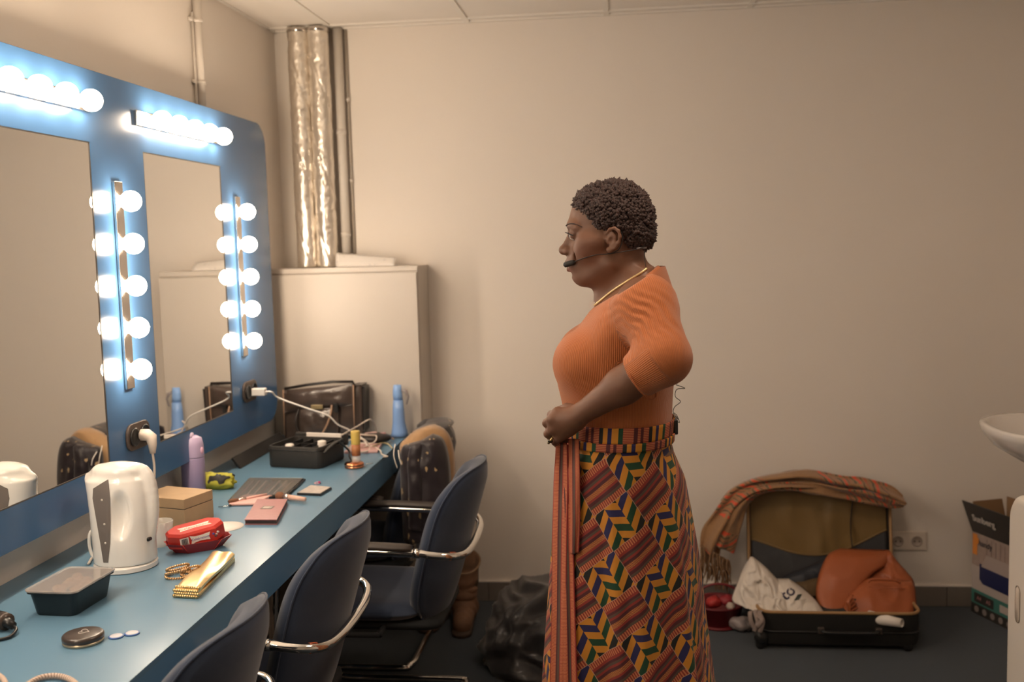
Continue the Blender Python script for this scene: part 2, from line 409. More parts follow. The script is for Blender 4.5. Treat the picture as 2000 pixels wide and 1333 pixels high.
# ducts and pipes in the far left corner
def duct(cx,cy,r,label):
    n=72; zs=np.linspace(1.475,ZC-.003,190); rings=[]
    for z in zs:
        ring=[]
        for k in range(n):
            a=2*PI*k/n; p=Vector((cx+r*math.cos(a),cy+r*math.sin(a),z))
            d=.0022*fbm(p,26,3)+.0012*ridge(p+Vector((3,1,0)),45)-.0025*max(0,math.cos((z*9+a)*2.0))**24
            rr=r+d; ring.append((cx+rr*math.cos(a),cy+rr*math.sin(a),z))
        rings.append(ring)
    return build('foil_wrapped_duct',MB().loft(rings),M_foil,D,smooth=True) 
for cx,lab in ((-1.352,'left foil-wrapped ventilation duct standing on the corner cabinet'),(-1.266,'right foil-wrapped duct beside the painted pipe')):
    D=thing('ventilation_duct',lab,'duct',(cx,4.262,1.473),group='foil ducts in the corner')
    duct(cx,4.262,.0435,lab)
    build('tape_collar',MB().lathe([(.046,ZC-.02),(.047,ZC-.012),(.047,ZC-.006),(.045,ZC-.001)],(cx,4.262,0)),M_strip,D)
t=thing('heating_pipe','thick cream-painted pipe running down the back wall beside the ducts','pipe',(-1.195,4.305,0))
build('pipe',MB().lathe([(.019,1.474),(.019,ZC-.001)],(-1.195,4.305,0)),M_white,t)
for z in (2.03,1.60): build('pipe_clip',MB().lathe([(.0215,z),(.0215,z+.018)],(-1.195,4.305,0)).box((-1.20,4.32,z+.003),(-1.19,YB,z+.015)),M_white,t)
t=thing('thin_conduit','thin grey conduit beside the thick pipe on the back wall','conduit',(-1.165,4.33,0))
build('conduit',MB().lathe([(.006,1.474),(.006,ZC-.001)],(-1.168,4.332,0)),mat('grey_conduit',(.42,.37,.31),.5),t)
for z in (2.17,1.83): build('saddle_clip',MB().lathe([(.009,z),(.009,z+.014)],(-1.168,4.330,0)),M_white,t)
t=thing('wall_conduit','white-painted conduit running down the left wall into the mirror board','conduit',(-1.465,3.49,1.9))
build('conduit',MB().lathe([(.0145,1.9),(.0145,ZC-.001)],(XL+.016,3.50,0)),M_white,t)
build('side_cable',MB().lathe([(.004,1.9),(.004,2.37)],(XL+.010,3.472,0)),M_white,t)
for z in (2.34,2.13): build('pipe_clip',MB().lathe([(.018,z),(.018,z+.012)],(XL+.016,3.50,0)).box((XL,3.458,z),(XL+.012,3.50,z+.012)),M_white,t)

t=thing('fill_light_mount','square frame added around the unseen fill lamp above the middle of the room','fill light frame',(.25,2.05,ZC-.004))  # made-up frame to go with the added fill lamp, out of view
fr_=MB()
for a,b in (((-.30,-.30),(.30,-.285)),((-.30,.285),(.30,.30)),((-.30,-.285),(-.285,.285)),((.285,-.285),(.30,.285))): fr_.box((.25+a[0],2.05+a[1],ZC-.012),(.25+b[0],2.05+b[1],ZC-.0005))
build('fill_light_frame',fr_,M_tbar,t,smooth=False)
# ------------------------------------------------------------ mirror board with lights
XB=-1.40; BY0,BY1,BZ0,BZ1=.10,3.938,.887,2.037
MZ0,MZ1=.987,1.847; MC=[2.312,3.188,1.436,.560]
mb_=thing('mirror_board','long glossy blue wall board with rounded corners framing the dressing mirrors','mirror board',(XB,2,BZ0))
def yz(poly,x0,x1):
    M=Matrix(((0,0,1,0),(1,0,0,0),(0,1,0,0),(0,0,0,1))); return MB().prism(poly,x0,x1,M)
o=build('board',yz(rrect(BY1-BY0,BZ1-BZ0,.09,8,(BY0+BY1)/2,(BZ0+BZ1)/2),XB-.022,XB),M_blue,mb_,smooth=False,bevel=.0015)
cut=MB()
for c in MC: cut.box((XB-.05,c-.2885,MZ0),(XB+.05,c+.2885,MZ1))
co=build('cutter',cut,M_blue); co.data.name='cutter'
bo=o.modifiers.new('c','BOOLEAN'); bo.operation='DIFFERENCE'; bo.object=co; bo.solver='EXACT'
bpy.context.view_layer.update(); dg=bpy.context.evaluated_depsgraph_get(); nm=bpy.data.meshes.new_from_object(o.evaluated_get(dg)); o.modifiers.clear(); o.data=nm; bpy.data.objects.remove(co)
for p in o.data.polygons: p.use_smooth=False
for c in MC:
    build('mirror_pane',MB().box((XB-.014,c-.2885,MZ0),(XB-.002,c+.2885,MZ1)),M_mirror,mb_,smooth=False)
    e=MB(); y0,y1=c-.2885,c+.2885
    e.box((XB-.002,y0,MZ1-.003),(XB-.0005,y1,MZ1)).box((XB-.002,y0,MZ0),(XB-.0005,y1,MZ0+.003)).box((XB-.002,y0,MZ0),(XB-.0005,y0+.003,MZ1)).box((XB-.002,y1-.003,MZ0),(XB-.0005,y1,MZ1))
    build('mirror_edge_trim',e,mat('dark_mirror_edge',(.10,.09,.085),.3,.5),mb_,smooth=False)
for y in (.6,1.5,2.4,3.3): build('wall_bracket',MB().box((XL+.0005,y-.05,1.3),(XB-.022,y+.05,1.7)),M_blueedge,mb_,smooth=False)

def light_bar(y,z,vert,lab,n=5,sp=.1165):
    t=thing('vanity_light_bar',lab,'light bar',(XB,y,z),group='bulb strips on the mirror board')
    L=sp*(n-1)/2+.055; w=.0215; x0,x1=XB,XB+.010
    a,b=((x0,y-w,z-L),(x1,y+w,z+L)) if vert else ((x0,y-L-.04,z-w),(x1,y+L-.0,z+w))
    build('back_strip',MB().box(a,b),M_strip,t,smooth=False,bevel=.002)
    for k in range(n):
        q=(k-(n-1)/2)*sp; cy,cz=(y,z+q) if vert else (y+q,z)
        Mx=Matrix.Translation((0,cy,cz))@Matrix.Rotation(R(90),4,'Y')
        sk=MB().lathe([(.017,x1-.001),(.017,x1+.002),(.0150,x1+.004),(.0140,x1+.006)],n=20,M=Mx)
        build('bulb_socket',sk,M_socket,t)
        build('globe_bulb',MB().lathe([(.013,x1+.003),(.0142,x1+.005)]+[(.0288*math.sin(R(a_)),x1+.0315-.0288*math.cos(R(a_))) for a_ in range(34,180,11)]+[(.0005,x1+.0603)],n=22,M=Mx),M_bulb,t)
    return t
light_bar(2.725,1.463,True,'upright strip of five lit bulbs between the two mirrors')
light_bar(3.600,1.458,True,'upright strip of five lit bulbs right of the far mirror, nearest the cabinet')
light_bar(3.183,1.940,False,'horizontal strip of five lit bulbs above the far mirror')
light_bar(2.312,1.945,False,'horizontal strip of lit bulbs above the left mirror, at the left picture edge')
light_bar(1.850,1.463,True,'upright strip of five lit bulbs left of the near mirror, out of the picture')
light_bar(1.436,1.945,False,'horizontal strip of lit bulbs above the third mirror, out of the picture')
light_bar(.975,1.463,True,'upright strip of five lit bulbs by the third mirror, out of the picture')
light_bar(.560,1.945,False,'horizontal strip of lit bulbs above the fourth mirror, behind the photographer')

# worktop
ZT=.783; XE=-.908
wt=thing('dressing_counter','long light-blue laminate dressing counter with a deep front edge toned for shade','counter',(-1.19,2,0))
build('worktop',MB().box((XL+.001,.1,ZT-.03),(XE-.0225,4.107,ZT)),M_bluetop,wt,smooth=False)
build('front_edge',MB().box((XE-.0225,.1,ZT-.012),(XE,4.107,ZT)),M_bluetop,wt,smooth=False)
build('front_apron',MB().box((XE-.0225,.1,ZT-.098),(XE-.0001,4.107,ZT-.0112)),M_apron,wt,smooth=False)
lg=MB()
for y in (.5,1.75,2.95,4.06): build('support_panel',MB().box((XL+.01,y-.015,0),(XE-.35,y+.015,ZT-.03)),M_btile,wt,smooth=False)

# corner cabinet
YC=4.12; XC=-.853
cb=thing('corner_cabinet','shallow cream cabinet in the far corner with ducts standing on top','cabinet',(-1.17,4.2,0))
build('carcass',MB().box((XL+.002,YC+.006,0),(XC,YB-.001,1.452)),M_cab,cb,smooth=False,bevel=.0015)
build('top_board',MB().box((XL+.002,YC,1.452),(XC+.001,YB-.001,1.473)),M_cab,cb,smooth=False,bevel=.002)
build('door',MB().box((XL+.004,YC-.011,.03),(XC-.003,YC+.005,1.447)),M_cab,cb,smooth=False,bevel=.0015)
# folded paper on top
pp=MB(); A=[Vector((-1.214,4.205,1.4735)),Vector((-.966,4.19,1.4735))]
def pf(u,v): p=A[0].lerp(A[1],u); return p+Vector((-.006*(1-u)*(v>.5) if 0 else -.012*v*(1-u),.05*v**1.6+.006*math.sin(u*9),(.060-.026*u)*v))
pp.grid(pf,16,6)
o=tag(build('folded_paper',pp,mat('printed_paper',rough=.7,fn=lambda:mixc((nz(60,3)-.62)*6,(.84,.80,.76),(.50,.49,.50))),base=(-1.09,4.21,1.4735),solid=.0012),'folded white printed sheet lying on top of the corner cabinet','paper')

# sockets in the board
def outlet(y,z,lab):
    t=thing('board_socket',lab,'power socket',(XB,y,z))
    oct_=[(y+.072*math.cos(R(22.5+45*k)),z+.042*math.sin(R(22.5+45*k))*1.0) for k in range(8)]
    build('face_plate',yz(rrect(.135,.076,.03,5,y,z),XB+.0003,XB+.008),mat('brown_socket_plate',(.085,.065,.055),.3,coat=.2),t,smooth=False,bevel=.002)
    for dy in (-.031,.031):
        Mx=Matrix.Translation((0,y+dy,z))@Matrix.Rotation(R(90),4,'Y')
        build('socket_well',MB().lathe([(.025,XB+.008),(.0265,XB+.013),(.0225,XB+.013),(.0215,XB+.0085),(.001,XB+.0085)],n=24,M=Mx),M_black,t)
    return t
outlet(2.757,1.037,'brown double socket in the mirror board nearer the camera, above the wooden box')
outlet(3.632,1.037,'brown double socket in the board right of the far mirror, charger plugged in')
# kettle plug, angled
t=thing('kettle_plug','white angled mains plug hanging down in the nearer board socket','plug',(XB+.03,2.757,1.03))
pl=V3(268,850,2.745)
build('plug_body',MB().tube([(XB+.012,2.76,1.037),(XB+.030,2.76,1.037),(XB+.043,2.757,1.030),(XB+.046,2.755,1.01),(XB+.045,2.755,.985)],.016,n=14,rs=[.017,.0175,.016,.012,.008]),M_plcream,t)
build('cord',MB().tube(catmull([(XB+.045,2.755,.987),(XB+.046,2.757,.93),(XB+.04,2.74,.86),(XB+.03,2.65,.80),(XB+.02,2.52,.7875),(XB+.035,2.42,.7875),(XB+.055,2.36,.7885)],8),.0035),M_plcream,t)
# usb charger
t=thing('usb_charger','white block charger plugged in the far board socket with its cable','charger',(XB+.03,3.63,1.03))
build('charger_block',MB().box((XB+.010,3.625,1.018),(XB+.062,3.655,1.046)),M_plwhite,t,smooth=False,bevel=.004)
build('charger_cable',MB().tube(catmull([(XB+.062,3.64,1.032),(XB+.085,3.64,1.030)]+[tuple(V3(*p)) for p in ((545,778,3.68),(600,798,3.7),(640,812,3.72),(660,830,3.74))]+[(-1.07,3.78,.862),(-1.02,3.80,.82),(-1.0,3.78,.79)],8),.0032,n=8),M_plwhite,t)
# ------------------------------------------------------------ the person (profile, facing -x)
PY=2.45
def K(px,py,dy=0): return np.array(on(px,py,'y',PY+dy))
pe=thing('person','person in a rust ribbed top and patterned wrap skirt tying the waistband','person',(-.02,PY,0))
# ---- skin body
def head(P):
    d=s_ell(P,K(1199,437),(.086,.074,.090))
    d=smin(d,s_ell(P,K(1166,425),(.064,.062,.058)),.02)
    d=smin(d,s_ell(P,K(1163,487),(.060,.060,.066)),.03)
    d=smin(d,s_ell(P,K(1124,440),(.019,.046,.012)),.018)
    for s in (-1,1):
        d=smin(d,s_ell(P,K(1151,488)+[0,s*.038,0],(.030,.024,.028)),.022)      # cheek
        d=smin(d,s_cone(P,K(1142,543,s*.016),K(1193,515,s*.052),.017,.019),.026) # jaw
        d=smin(d,s_cone(P,K(1142,471,s*.053),K(1168,470,s*.064),.010,.010),.03) # cheekbone
    d=smin(d,s_ell(P,K(1134,514),(.0345,.036,.030)),.018)                       # muzzle
    d=smin(d,s_ell(P,K(1136,540),(.021,.026,.018)),.014)                        # chin
    d=smin(d,s_ell(P,K(1168,538),(.042,.046,.022)),.024)                        # under jaw
    for s in (-1,1): d=smax(d,-s_ell(P,K(1113,461)+[0,s*.032,0],(.016,.019,.0125)),.014) # eye hollows
    d=smin(d,s_cone(P,K(1119,453),K(1104,487),.0075,.0115),.012)
    d=smin(d,s_ell(P,K(1100.5,489),(.0115,.0125,.0105)),.007)
    for s in (-1,1):
        d=smin(d,s_ell(P,K(1110,491)+[0,s*.0145,0],(.0115,.0085,.0085)),.006)
        d=smax(d,-s_ell(P,K(1105,498.5)+[0,s*.0085,0],(.005,.004,.004)),.003)
        # upper and lower lids around the eyeball
        d=smin(d,s_ell(P,K(1122.5,459.5)+[0,s*.031,0],(.0130,.0145,.0120)),.004)
        d=smax(d,-s_cone(P,K(1108,459.5,s*.024),K(1113,461,s*.043),.0022,.0018),.0015)
        d=smin(d,s_cone(P,K(1127,445,s*.046),K(1115,442,s*.022),.006,.007),.012)
        d=smax(d,-s_ell(P,K(1127,500)+[0,s*.034,0],(.002,.004,.010),),.012)   # smile fold
    for s in (-1,1):
        d=smin(d,s_cone(P,K(1108,513.5),K(1122,517,s*.023),.0058,.0035),.004)  # upper lip
        d=smin(d,s_cone(P,K(1112.5,527),K(1123,521.5,s*.022),.0068,.0035),.004)# lower lip
    d=smax(d,-s_cone(P,K(1104,520.5),K(1124,519.5),.0022,.0016),.003)
    d=smax(d,-s_cone(P,K(1108,520.5,-.012),K(1124,518.5,-.024),.0018,.0012),.003)
    d=smax(d,-s_ell(P,K(1113,536),(.006,.016,.0045)),.006)
    # ears
    for s in (-1,1):
        E0=[K(x,y)+[0,s*w,0] for x,y,w in ((1187,456,.0765),(1192,449,.082),(1201,446.5,.087),(1209,452,.090),(1212,463,.090),(1209,474,.087),(1202,484,.082),(1193,490,.078),(1188,487,.076))]
        e=s_ell(P,K(1198,468)+[0,s*.076,0],(.0125,.010,.021))
        for a,b in zip(E0[:-1],E0[1:]): e=smin(e,s_cone(P,a,b,.0040,.0040),.003)
        A=[K(x,y)+[0,s*w,0] for x,y,w in ((1197,455,.084),(1203,463,.086),(1202,474,.084),(1196,481,.081))]
        for a,b in zip(A[:-1],A[1:]): e=smin(e,s_cone(P,a,b,.0028,.0028),.003)
        e=smin(e,s_ell(P,K(1191,488)+[0,s*.078,0],(.0065,.005,.0075)),.004)
        e=smin(e,s_cone(P,K(1187,466)+[0,s*.077,0],K(1188,474)+[0,s*.079,0],.0035,.0035),.003)
        e=smax(e,-s_ell(P,K(1194,470)+[0,s*.088,0],(.0055,.009,.008)),.003)
        d=smin(d,e,.005)
    # neck
    n=s_cone(P,K(1213,470),K(1219,575),.052,.054); n=smin(n,s_cone(P,K(1196,500),K(1185,585),.030,.030),.03)
    for s in (-1,1): n=smin(n,s_cone(P,K(1212,490,s*.045),K(1172,592,s*.012),.013,.011),.012)
    n=smin(n,s_ell(P,K(1238,545),(.045,.062,.040)),.03)
    return smin(d,n,.022)
TZ=[(880,1104,1326,.170),(850,1106,1316,.152),(820,1106,1313,.143),(800,1101,1313,.140),(775,1096,1314,.143),(750,1090,1316,.150),(725,1086.5,1318,.158),(703,1086.5,1320,.163),(680,1097,1321,.168),(660,1112,1321,.172),(640,1127,1320,.176),(615,1146,1317,.176),(592,1163,1311,.165),(570,1186,1303,.140),(552,1208,1296,.105),(538,1228,1291,.085),(525,1236,1286,.070)]
tz=np.array([K(1200,t[0])[2] for t in TZ]); tf=np.array([K(t[1],t[0])[0] for t in TZ]); tb_=np.array([K(t[2],t[0])[0] for t in TZ]); th=np.array([t[3] for t in TZ])
def torso(P,o=0.):
    d=s_stack(P,tz,tf-o+.0,tb_+o,th+o,PY,2.15)
    for s in (-1,1): d=smin(d,s_ell(P,K(1138,700)+[0,s*.078,0],(.064+o,.070+o,.070+o)),.03)
    return d
SH=K(1262,596,-.150); EL=K(1297,700,-.245); WR=K(1139,806,-.175)
SHr=K(1262,596,.150); ELr=K(1300,705,.235); WRr=K(1142,812,.03)
def arm(P,S_,E_,W_,o=0.,fore=True):
    d=s_cone(P,S_,E_,.058+o,.050+o); d=smin(d,s_ell(P,S_+np.array([-.004,0,-.01]),(.062+o,.058+o,.066+o)),.03)
    if fore:
        M_=E_*.5+W_*.5; d=smin(d,s_cone(P,E_,M_,.049+o*.7,.039+o*.3),.02); d=smin(d,s_cone(P,M_,W_,.0385,.0245),.02)
    return d
Rg=lambda p:np.array(p)
def hand(P,sg):
    """back of the hand towards the camera for sg=-1; fingers curl away and back"""
    q=(lambda x,y,dy:K(x,y,dy)) if sg<0 else (lambda x,y,dy:K(x+4,y+4,-dy*.75-.085))
    W_=WR if sg<0 else WRr
    d=s_cone(P,W_,q(1120,816,-.170),.0245,.026)
    M1=[q(1089,806,-.163),q(1079,820,-.168),q(1080,839,-.166),q(1092,855,-.160)]
    for m_,r in zip(M1,(.0125,.0135,.013,.0118)): d=smin(d,s_cone(P,q(1122,820,-.166),m_,.021,r),.013)
    d=smin(d,s_ell(P,q(1104,828,-.158),(.030,.019,.032)),.012)
    ch=[(M1[0],q(1077,811,-.136),q(1084,818,-.112),q(1100,822,-.118)),
        (M1[1],q(1068,827,-.138),q(1078,834,-.108),q(1098,836,-.114)),
        (M1[2],q(1070,848,-.138),q(1081,851,-.110),q(1100,850,-.117)),
        (M1[3],q(1084,864,-.140),q(1094,864,-.116),q(1108,861,-.122))]
    for (a,b,c,e),s_ in zip(ch,(1,1.03,.98,.86)):
        f=s_cone(P,a,b,.0112*s_,.0100*s_); f=smin(f,s_cone(P,b,c,.0102*s_,.0090*s_),.004); f=smin(f,s_cone(P,c,e,.0088*s_,.0076*s_),.003); d=smin(d,f,.0045)
    f=s_cone(P,q(1126,803,-.150),q(1108,798,-.128),.0145,.0125); f=smin(f,s_cone(P,q(1108,798,-.128),q(1091,803,-.112),.0118,.0105),.004); f=smin(f,s_cone(P,q(1091,803,-.112),q(1082,814,-.106),.010,.0078),.003)
    return smin(d,f,.007)
HIP=[np.array([.0,PY-.085,.93]),np.array([.0,PY+.085,.93])]
def body(P):
    out=np.full(len(P),1.); z=P[:,2]
    zt_=1.36; i=z>zt_-.02
    def put(mask,f):
        if mask.any(): out[mask]=f(P[mask])
    x=P[:,0]; 
    def full(Q):
        d=torso(Q,-.012); d=smin(d,arm(Q,SH,EL,WR),.012); d=smin(d,arm(Q,SHr,ELr,WRr),.012); return d
    a=z>1.52; put(a,head)
    b=(z<=1.52)&(z>1.30); put(b,lambda Q:smin(head(Q),full(Q),.02))
    c=(z<=1.30)&(z>1.0); put(c,lambda Q:np.minimum(full(Q),np.minimum(hand(Q,-1),hand(Q,1))) if False else smin(full(Q),smin(hand(Q,-1),hand(Q,1),.004),.006))
    def legs(Q):
        d=s_ell(Q,(.0,PY,.93),(.105,.145,.12))
        for s in (-1,1):
            k=np.array([-.012+.02*s,PY+s*.085,.50]); an=np.array([.02+.03*s,PY+s*.085,.085])
            d=smin(d,s_cone(Q,(.0,PY+s*.085,.90),k,.088,.056),.03); d=smin(d,s_ell(Q,(k+an)/2+np.array([.012,0,.09]),(.050,.046,.11)),.04); d=smin(d,s_cone(Q,k,an,.052,.036),.03)
            d=smin(d,s_cone(Q,an+np.array([.02,0,-.040]),an+np.array([-.145,0,-.055]),.036,.024),.02)
        return np.maximum(d,.012-Q[:,2])
    e=z<=1.0; put(e,lambda Q:smin(legs(Q),np.where(Q[:,2]>.9,torso(Q,-.014),1.),.03))
    return out
LIPS=[(K(1108,513.5),.010),(K(1112.5,527),.011)]
def skin_paint(v):
    c=np.tile(np.array([.165,.078,.046,1.]),(len(v),1))
    def blob(p,r,col,k=1.,yr=1.):
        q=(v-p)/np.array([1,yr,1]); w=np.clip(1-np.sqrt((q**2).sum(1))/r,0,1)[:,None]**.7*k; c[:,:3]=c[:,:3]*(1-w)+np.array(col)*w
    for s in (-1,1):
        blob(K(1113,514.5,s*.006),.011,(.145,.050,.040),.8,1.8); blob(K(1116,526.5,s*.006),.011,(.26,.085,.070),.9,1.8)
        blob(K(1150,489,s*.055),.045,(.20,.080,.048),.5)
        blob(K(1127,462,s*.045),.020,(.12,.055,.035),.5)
    n=np.array([noise.noise(Vector(p)*22) for p in v[::7]]); n=np.repeat(n,7)[:len(v)]; c[:,:3]*=(1+.05*n)[:,None]
    return c
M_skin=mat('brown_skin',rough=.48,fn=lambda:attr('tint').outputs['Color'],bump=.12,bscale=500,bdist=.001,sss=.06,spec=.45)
zs=np.concatenate([np.arange(-.0,1.0,.010),np.arange(1.0,1.29,.0032),np.arange(1.29,1.42,.006),np.arange(1.42,1.72,.0022)])
xs_=np.arange(-.25,.20,.0030); ys_=np.arange(PY-.33,PY+.33,.0034)
def body_mesh():
    global snets
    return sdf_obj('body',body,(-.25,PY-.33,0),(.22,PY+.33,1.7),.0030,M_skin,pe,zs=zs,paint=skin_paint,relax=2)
bo_=body_mesh()
# ---- eyes, lashes
for s in (-1,1):
    c=K(1121,459)+[0,s*.031,0]
    ey=build('eyeball',MB().sphere(tuple(c+[.0020,0,-.0008]),.0128,20,14),mat('eye_white',(.55,.48,.42),.15),pe)
    build('iris',MB().sphere(tuple(c+[-.0095,s*.001,-.0016]),(.0022,.0048,.0048),14,10),mat('dark_iris',(.018,.010,.008),.1),ey)
    L=catmull([tuple(K(1111,456,s*.022)),tuple(K(1107.5,455.5,s*.031)),tuple(K(1111,457,s*.040)),tuple(K(1119,460,s*.0455))],6)
    build('upper_lashes',MB().tube(L,.0013,n=6),M_black,pe)
    build('lash_tips',MB().tube([L[4],L[4]+Vector((-.006,0,.0022))],.0008,n=5,rs=[.001,.0003]).tube([L[9],L[9]+Vector((-.006,0,.002))],.0008,n=5,rs=[.001,.0003]),M_black,pe)
# ---- hair: cropped coils
M_hair=mat('dark_brown_hair',rough=.6,fn=lambda:mixc(nz(120,2),(.010,.005,.004),(.055,.022,.017)),sheen=.1)
HL=[(1100,394),(1120,398),(1135,410),(1150,424),(1163,438),(1174,448),(1184,450),(1200,442),(1214,450),(1220,470),(1230,486),(1262,487),(1300,487)]
hx=[a for a,b in HL]; hy=[b for a,b in HL]
Hc_=K(1199,434); hr=np.array([.088,.079,.093])
def hairpos(n):
    p=Hc_+hr*n; return p
def topx(p):   # back to photo pixels of the mid plane
    q=CM@(p-np.array([0,0,CAMH])); s_=PY/p[1]; p2=np.array([p[0]*1,PY,p[2]]); q=CM@(p2-np.array([0,0,CAMH])); return 1000+FPX*q[0]/q[2],666.5-FPX*q[1]/q[2]
cap=MB(); nn=48
def hd(P): 
    d=s_ell(P,K(1200,434),(.091,.0795,.094)); d=smin(d,s_ell(P,K(1168,414),(.060,.060,.056)),.02); d=smin(d,s_ell(P,K(1232,462),(.046,.060,.040)),.02)
    px=1200+(P[:,0]-K(1200,434)[0])/.001217; py=434-(P[:,2]-K(1200,434)[2])/.001217; lim=np.interp(px,hx,hy); return smax(d,(py-lim)*.001217*.8,.012)
hc=sdf_obj('hair',hd,(-.14,PY-.10,1.50),(.10,PY+.10,1.70),.004,M_hair,pe)
tv=np.array([v.co for v in hc.data.vertices]); hm=hc.data; 
ic=[(0,0,1)]+[(math.cos(k*2*PI/5)*.9,math.sin(k*2*PI/5)*.9,.35) for k in range(5)]+[(math.cos((k+.5)*2*PI/5)*.9,math.sin((k+.5)*2*PI/5)*.9,-.45) for k in range(5)]
icf=[(0,1+k,1+(k+1)%5) for k in range(5)]+[(1+k,6+k,1+(k+1)%5) for k in range(5)]+[(6+k,6+(k+1)%5,1+(k+1)%5) for k in range(5)]
mb=MB(); Mo=org(hc)
nv=len(hm.vertices); hm.calc_loop_triangles() if hasattr(hm,'calc_loop_triangles') else None
pick=rng.permutation(nv)[:min(nv,3200)]
for i in pick:
    v=hm.vertices[int(i)]; p=Mo@v.co; n=v.normal.copy()
    if n.length<.1: continue
    if p.z<1.0: continue
    ed=noise.noise(p*45); sc=random.uniform(.0036,.0058); ln=random.uniform(.9,2.3)
    front=(p.x<Hc_[0]-.045 and p.z<1.60); 
    if front: sc*=.75; ln*=.7
    t1=Vector((random.gauss(0,.45),random.gauss(0,.45),random.gauss(0,.45)))+n; t1.normalize()
    a=t1.orthogonal().normalized(); b=t1.cross(a); o_=p+n*(.001+.0055*ed)
    mb.add([o_+(a*x+b*y)*sc+t1*(z*sc*ln) for x,y,z in ic],icf)
tag(build('hair_coils',mb,M_hair,hc),kind='stuff')
# ---- top (ribbed)
NECKA,NECKB=K(1264,533),K(1158,601)
nd=NECKB-NECKA; nrm=np.array([nd[2],0,-nd[0]]); nrm/=np.linalg.norm(nrm); nrm=nrm if nrm[2]>0 else -nrm
fdir=(WR-EL)/np.linalg.norm(WR-EL); CUT=K(1249,747,-.235); fdr=(WRr-ELr)/np.linalg.norm(WRr-ELr); CUTr=K(1249,755,.17)
def wr_(P):
    # soft folds running round the upper sleeve from the armpit
    c=K(1228,690,-.26); r=np.sqrt((P[:,0]-c[0])**2+((P[:,2]-c[2])*1.0)**2); an=np.arctan2(P[:,2]-c[2],P[:,0]-c[0])
    w=np.exp(-((r-.085)/.050)**2)*np.clip((PY-.11-P[:,1])/.05,0,1)*np.exp(-((an-1.15)/.75)**2)
    return -.0034*w*np.sin((r+.012*np.sin(an*2.3)+.004*np.sin(an*7+P[:,1]*30))*2*PI/.0185)
def top(P):
    d=torso(P,0.); 
    a=arm(P,SH,EL,WR,.006,False); f=s_cone(P,EL,EL*.45+WR*.55,.056,.048); a=smin(a,f,.02); a=smax(a,(P-CUT)@fdir,.003)
    b=arm(P,SHr,ELr,WRr,.006,False); g=s_cone(P,ELr,ELr*.45+WRr*.55,.055,.046); b=smin(b,g,.02); b=smax(b,(P-CUTr)@fdr,.003)
    d=smin(d,a,.016); d=smin(d,b,.02)+wr_(P)
    # neckline
    k=(P-NECKA)@nrm; col=s_cone(P,K(1250,520),K(1268,590),.056,.062); d=smin(d,smax(col,k-.004,.003),.02)
    d=smax(d,k,.0035)

    return np.maximum(d,K(1200,830)[2]-P[:,2])

def rib(v):
    """rib coordinate in metres across the ribs"""
    out=np.zeros((len(v),3)); ang=np.arctan2(v[:,1]-PY,v[:,0]-K(1203,700)[0]); out[:,0]=ang*.16
    E2=EL; a=(E2-SH)/np.linalg.norm(E2-SH); rel=v-SH; t=rel@a; dist=np.linalg.norm(rel-t[:,None]*a,axis=1); e2=(v-EL)@fdir
    isl=(v[:,1]<PY-.115)&(dist<.078)&(v[:,0]>K(1193,600)[0]-.0)|((v[:,1]<PY-.14)&(np.linalg.norm((v-EL)-e2[:,None]*fdir,axis=1)<.066)&(e2>0)&(v[:,0]>K(1205,700)[0]))
    u=np.cross(a,[0,1,0]); u/=np.linalg.norm(u); w=np.cross(a,u); phi=np.arctan2(rel@w,rel@u); out[isl,0]=(phi*.060)[isl]
    fu=np.cross(fdir,[0,1,0]); fu/=np.linalg.norm(fu); fw=np.cross(fdir,fu); rf=v-EL; ph=np.arctan2(rf@fw,rf@fu); fo=isl&(e2>.0)&((v-EL)@a>-.0); out[fo,0]=(ph*.056)[fo]
    return out
M_top=mat('rust_ribbed_knit',(.43,.125,.030),.75,sheen=.25,fn=lambda:(lambda u:mixc((u[0]*250*2*PI/ (2*PI)*2*PI).sin()*.5+.5,(.36,.100,.024),(.50,.150,.038)))(uvw()),bfn=lambda:(uvw()[0]*250*2*PI).sin()*.5+.5,bdist=.0012,bump=.6)
to=sdf_obj('ribbed_top',top,(-.22,PY-.34,1.10),(.22,PY+.33,1.49),.0034,M_top,pe,uvf=rib,relax=2)
tbv=meshbvh(to)
build('sleeve_cuff_seam',MB().tube([Vector(CUT+ .0468*(math.cos(a)*np.cross(fdir,[0,1,0])/np.linalg.norm(np.cross(fdir,[0,1,0]))+math.sin(a)*np.cross(fdir,np.cross(fdir,[0,1,0]))/np.linalg.norm(np.cross(fdir,np.cross(fdir,[0,1,0]))))-fdir*.007) for a in [2*PI*k/30 for k in range(31)]],.0016,n=5),mat('rust_seam',(.33,.09,.025),.8),pe)
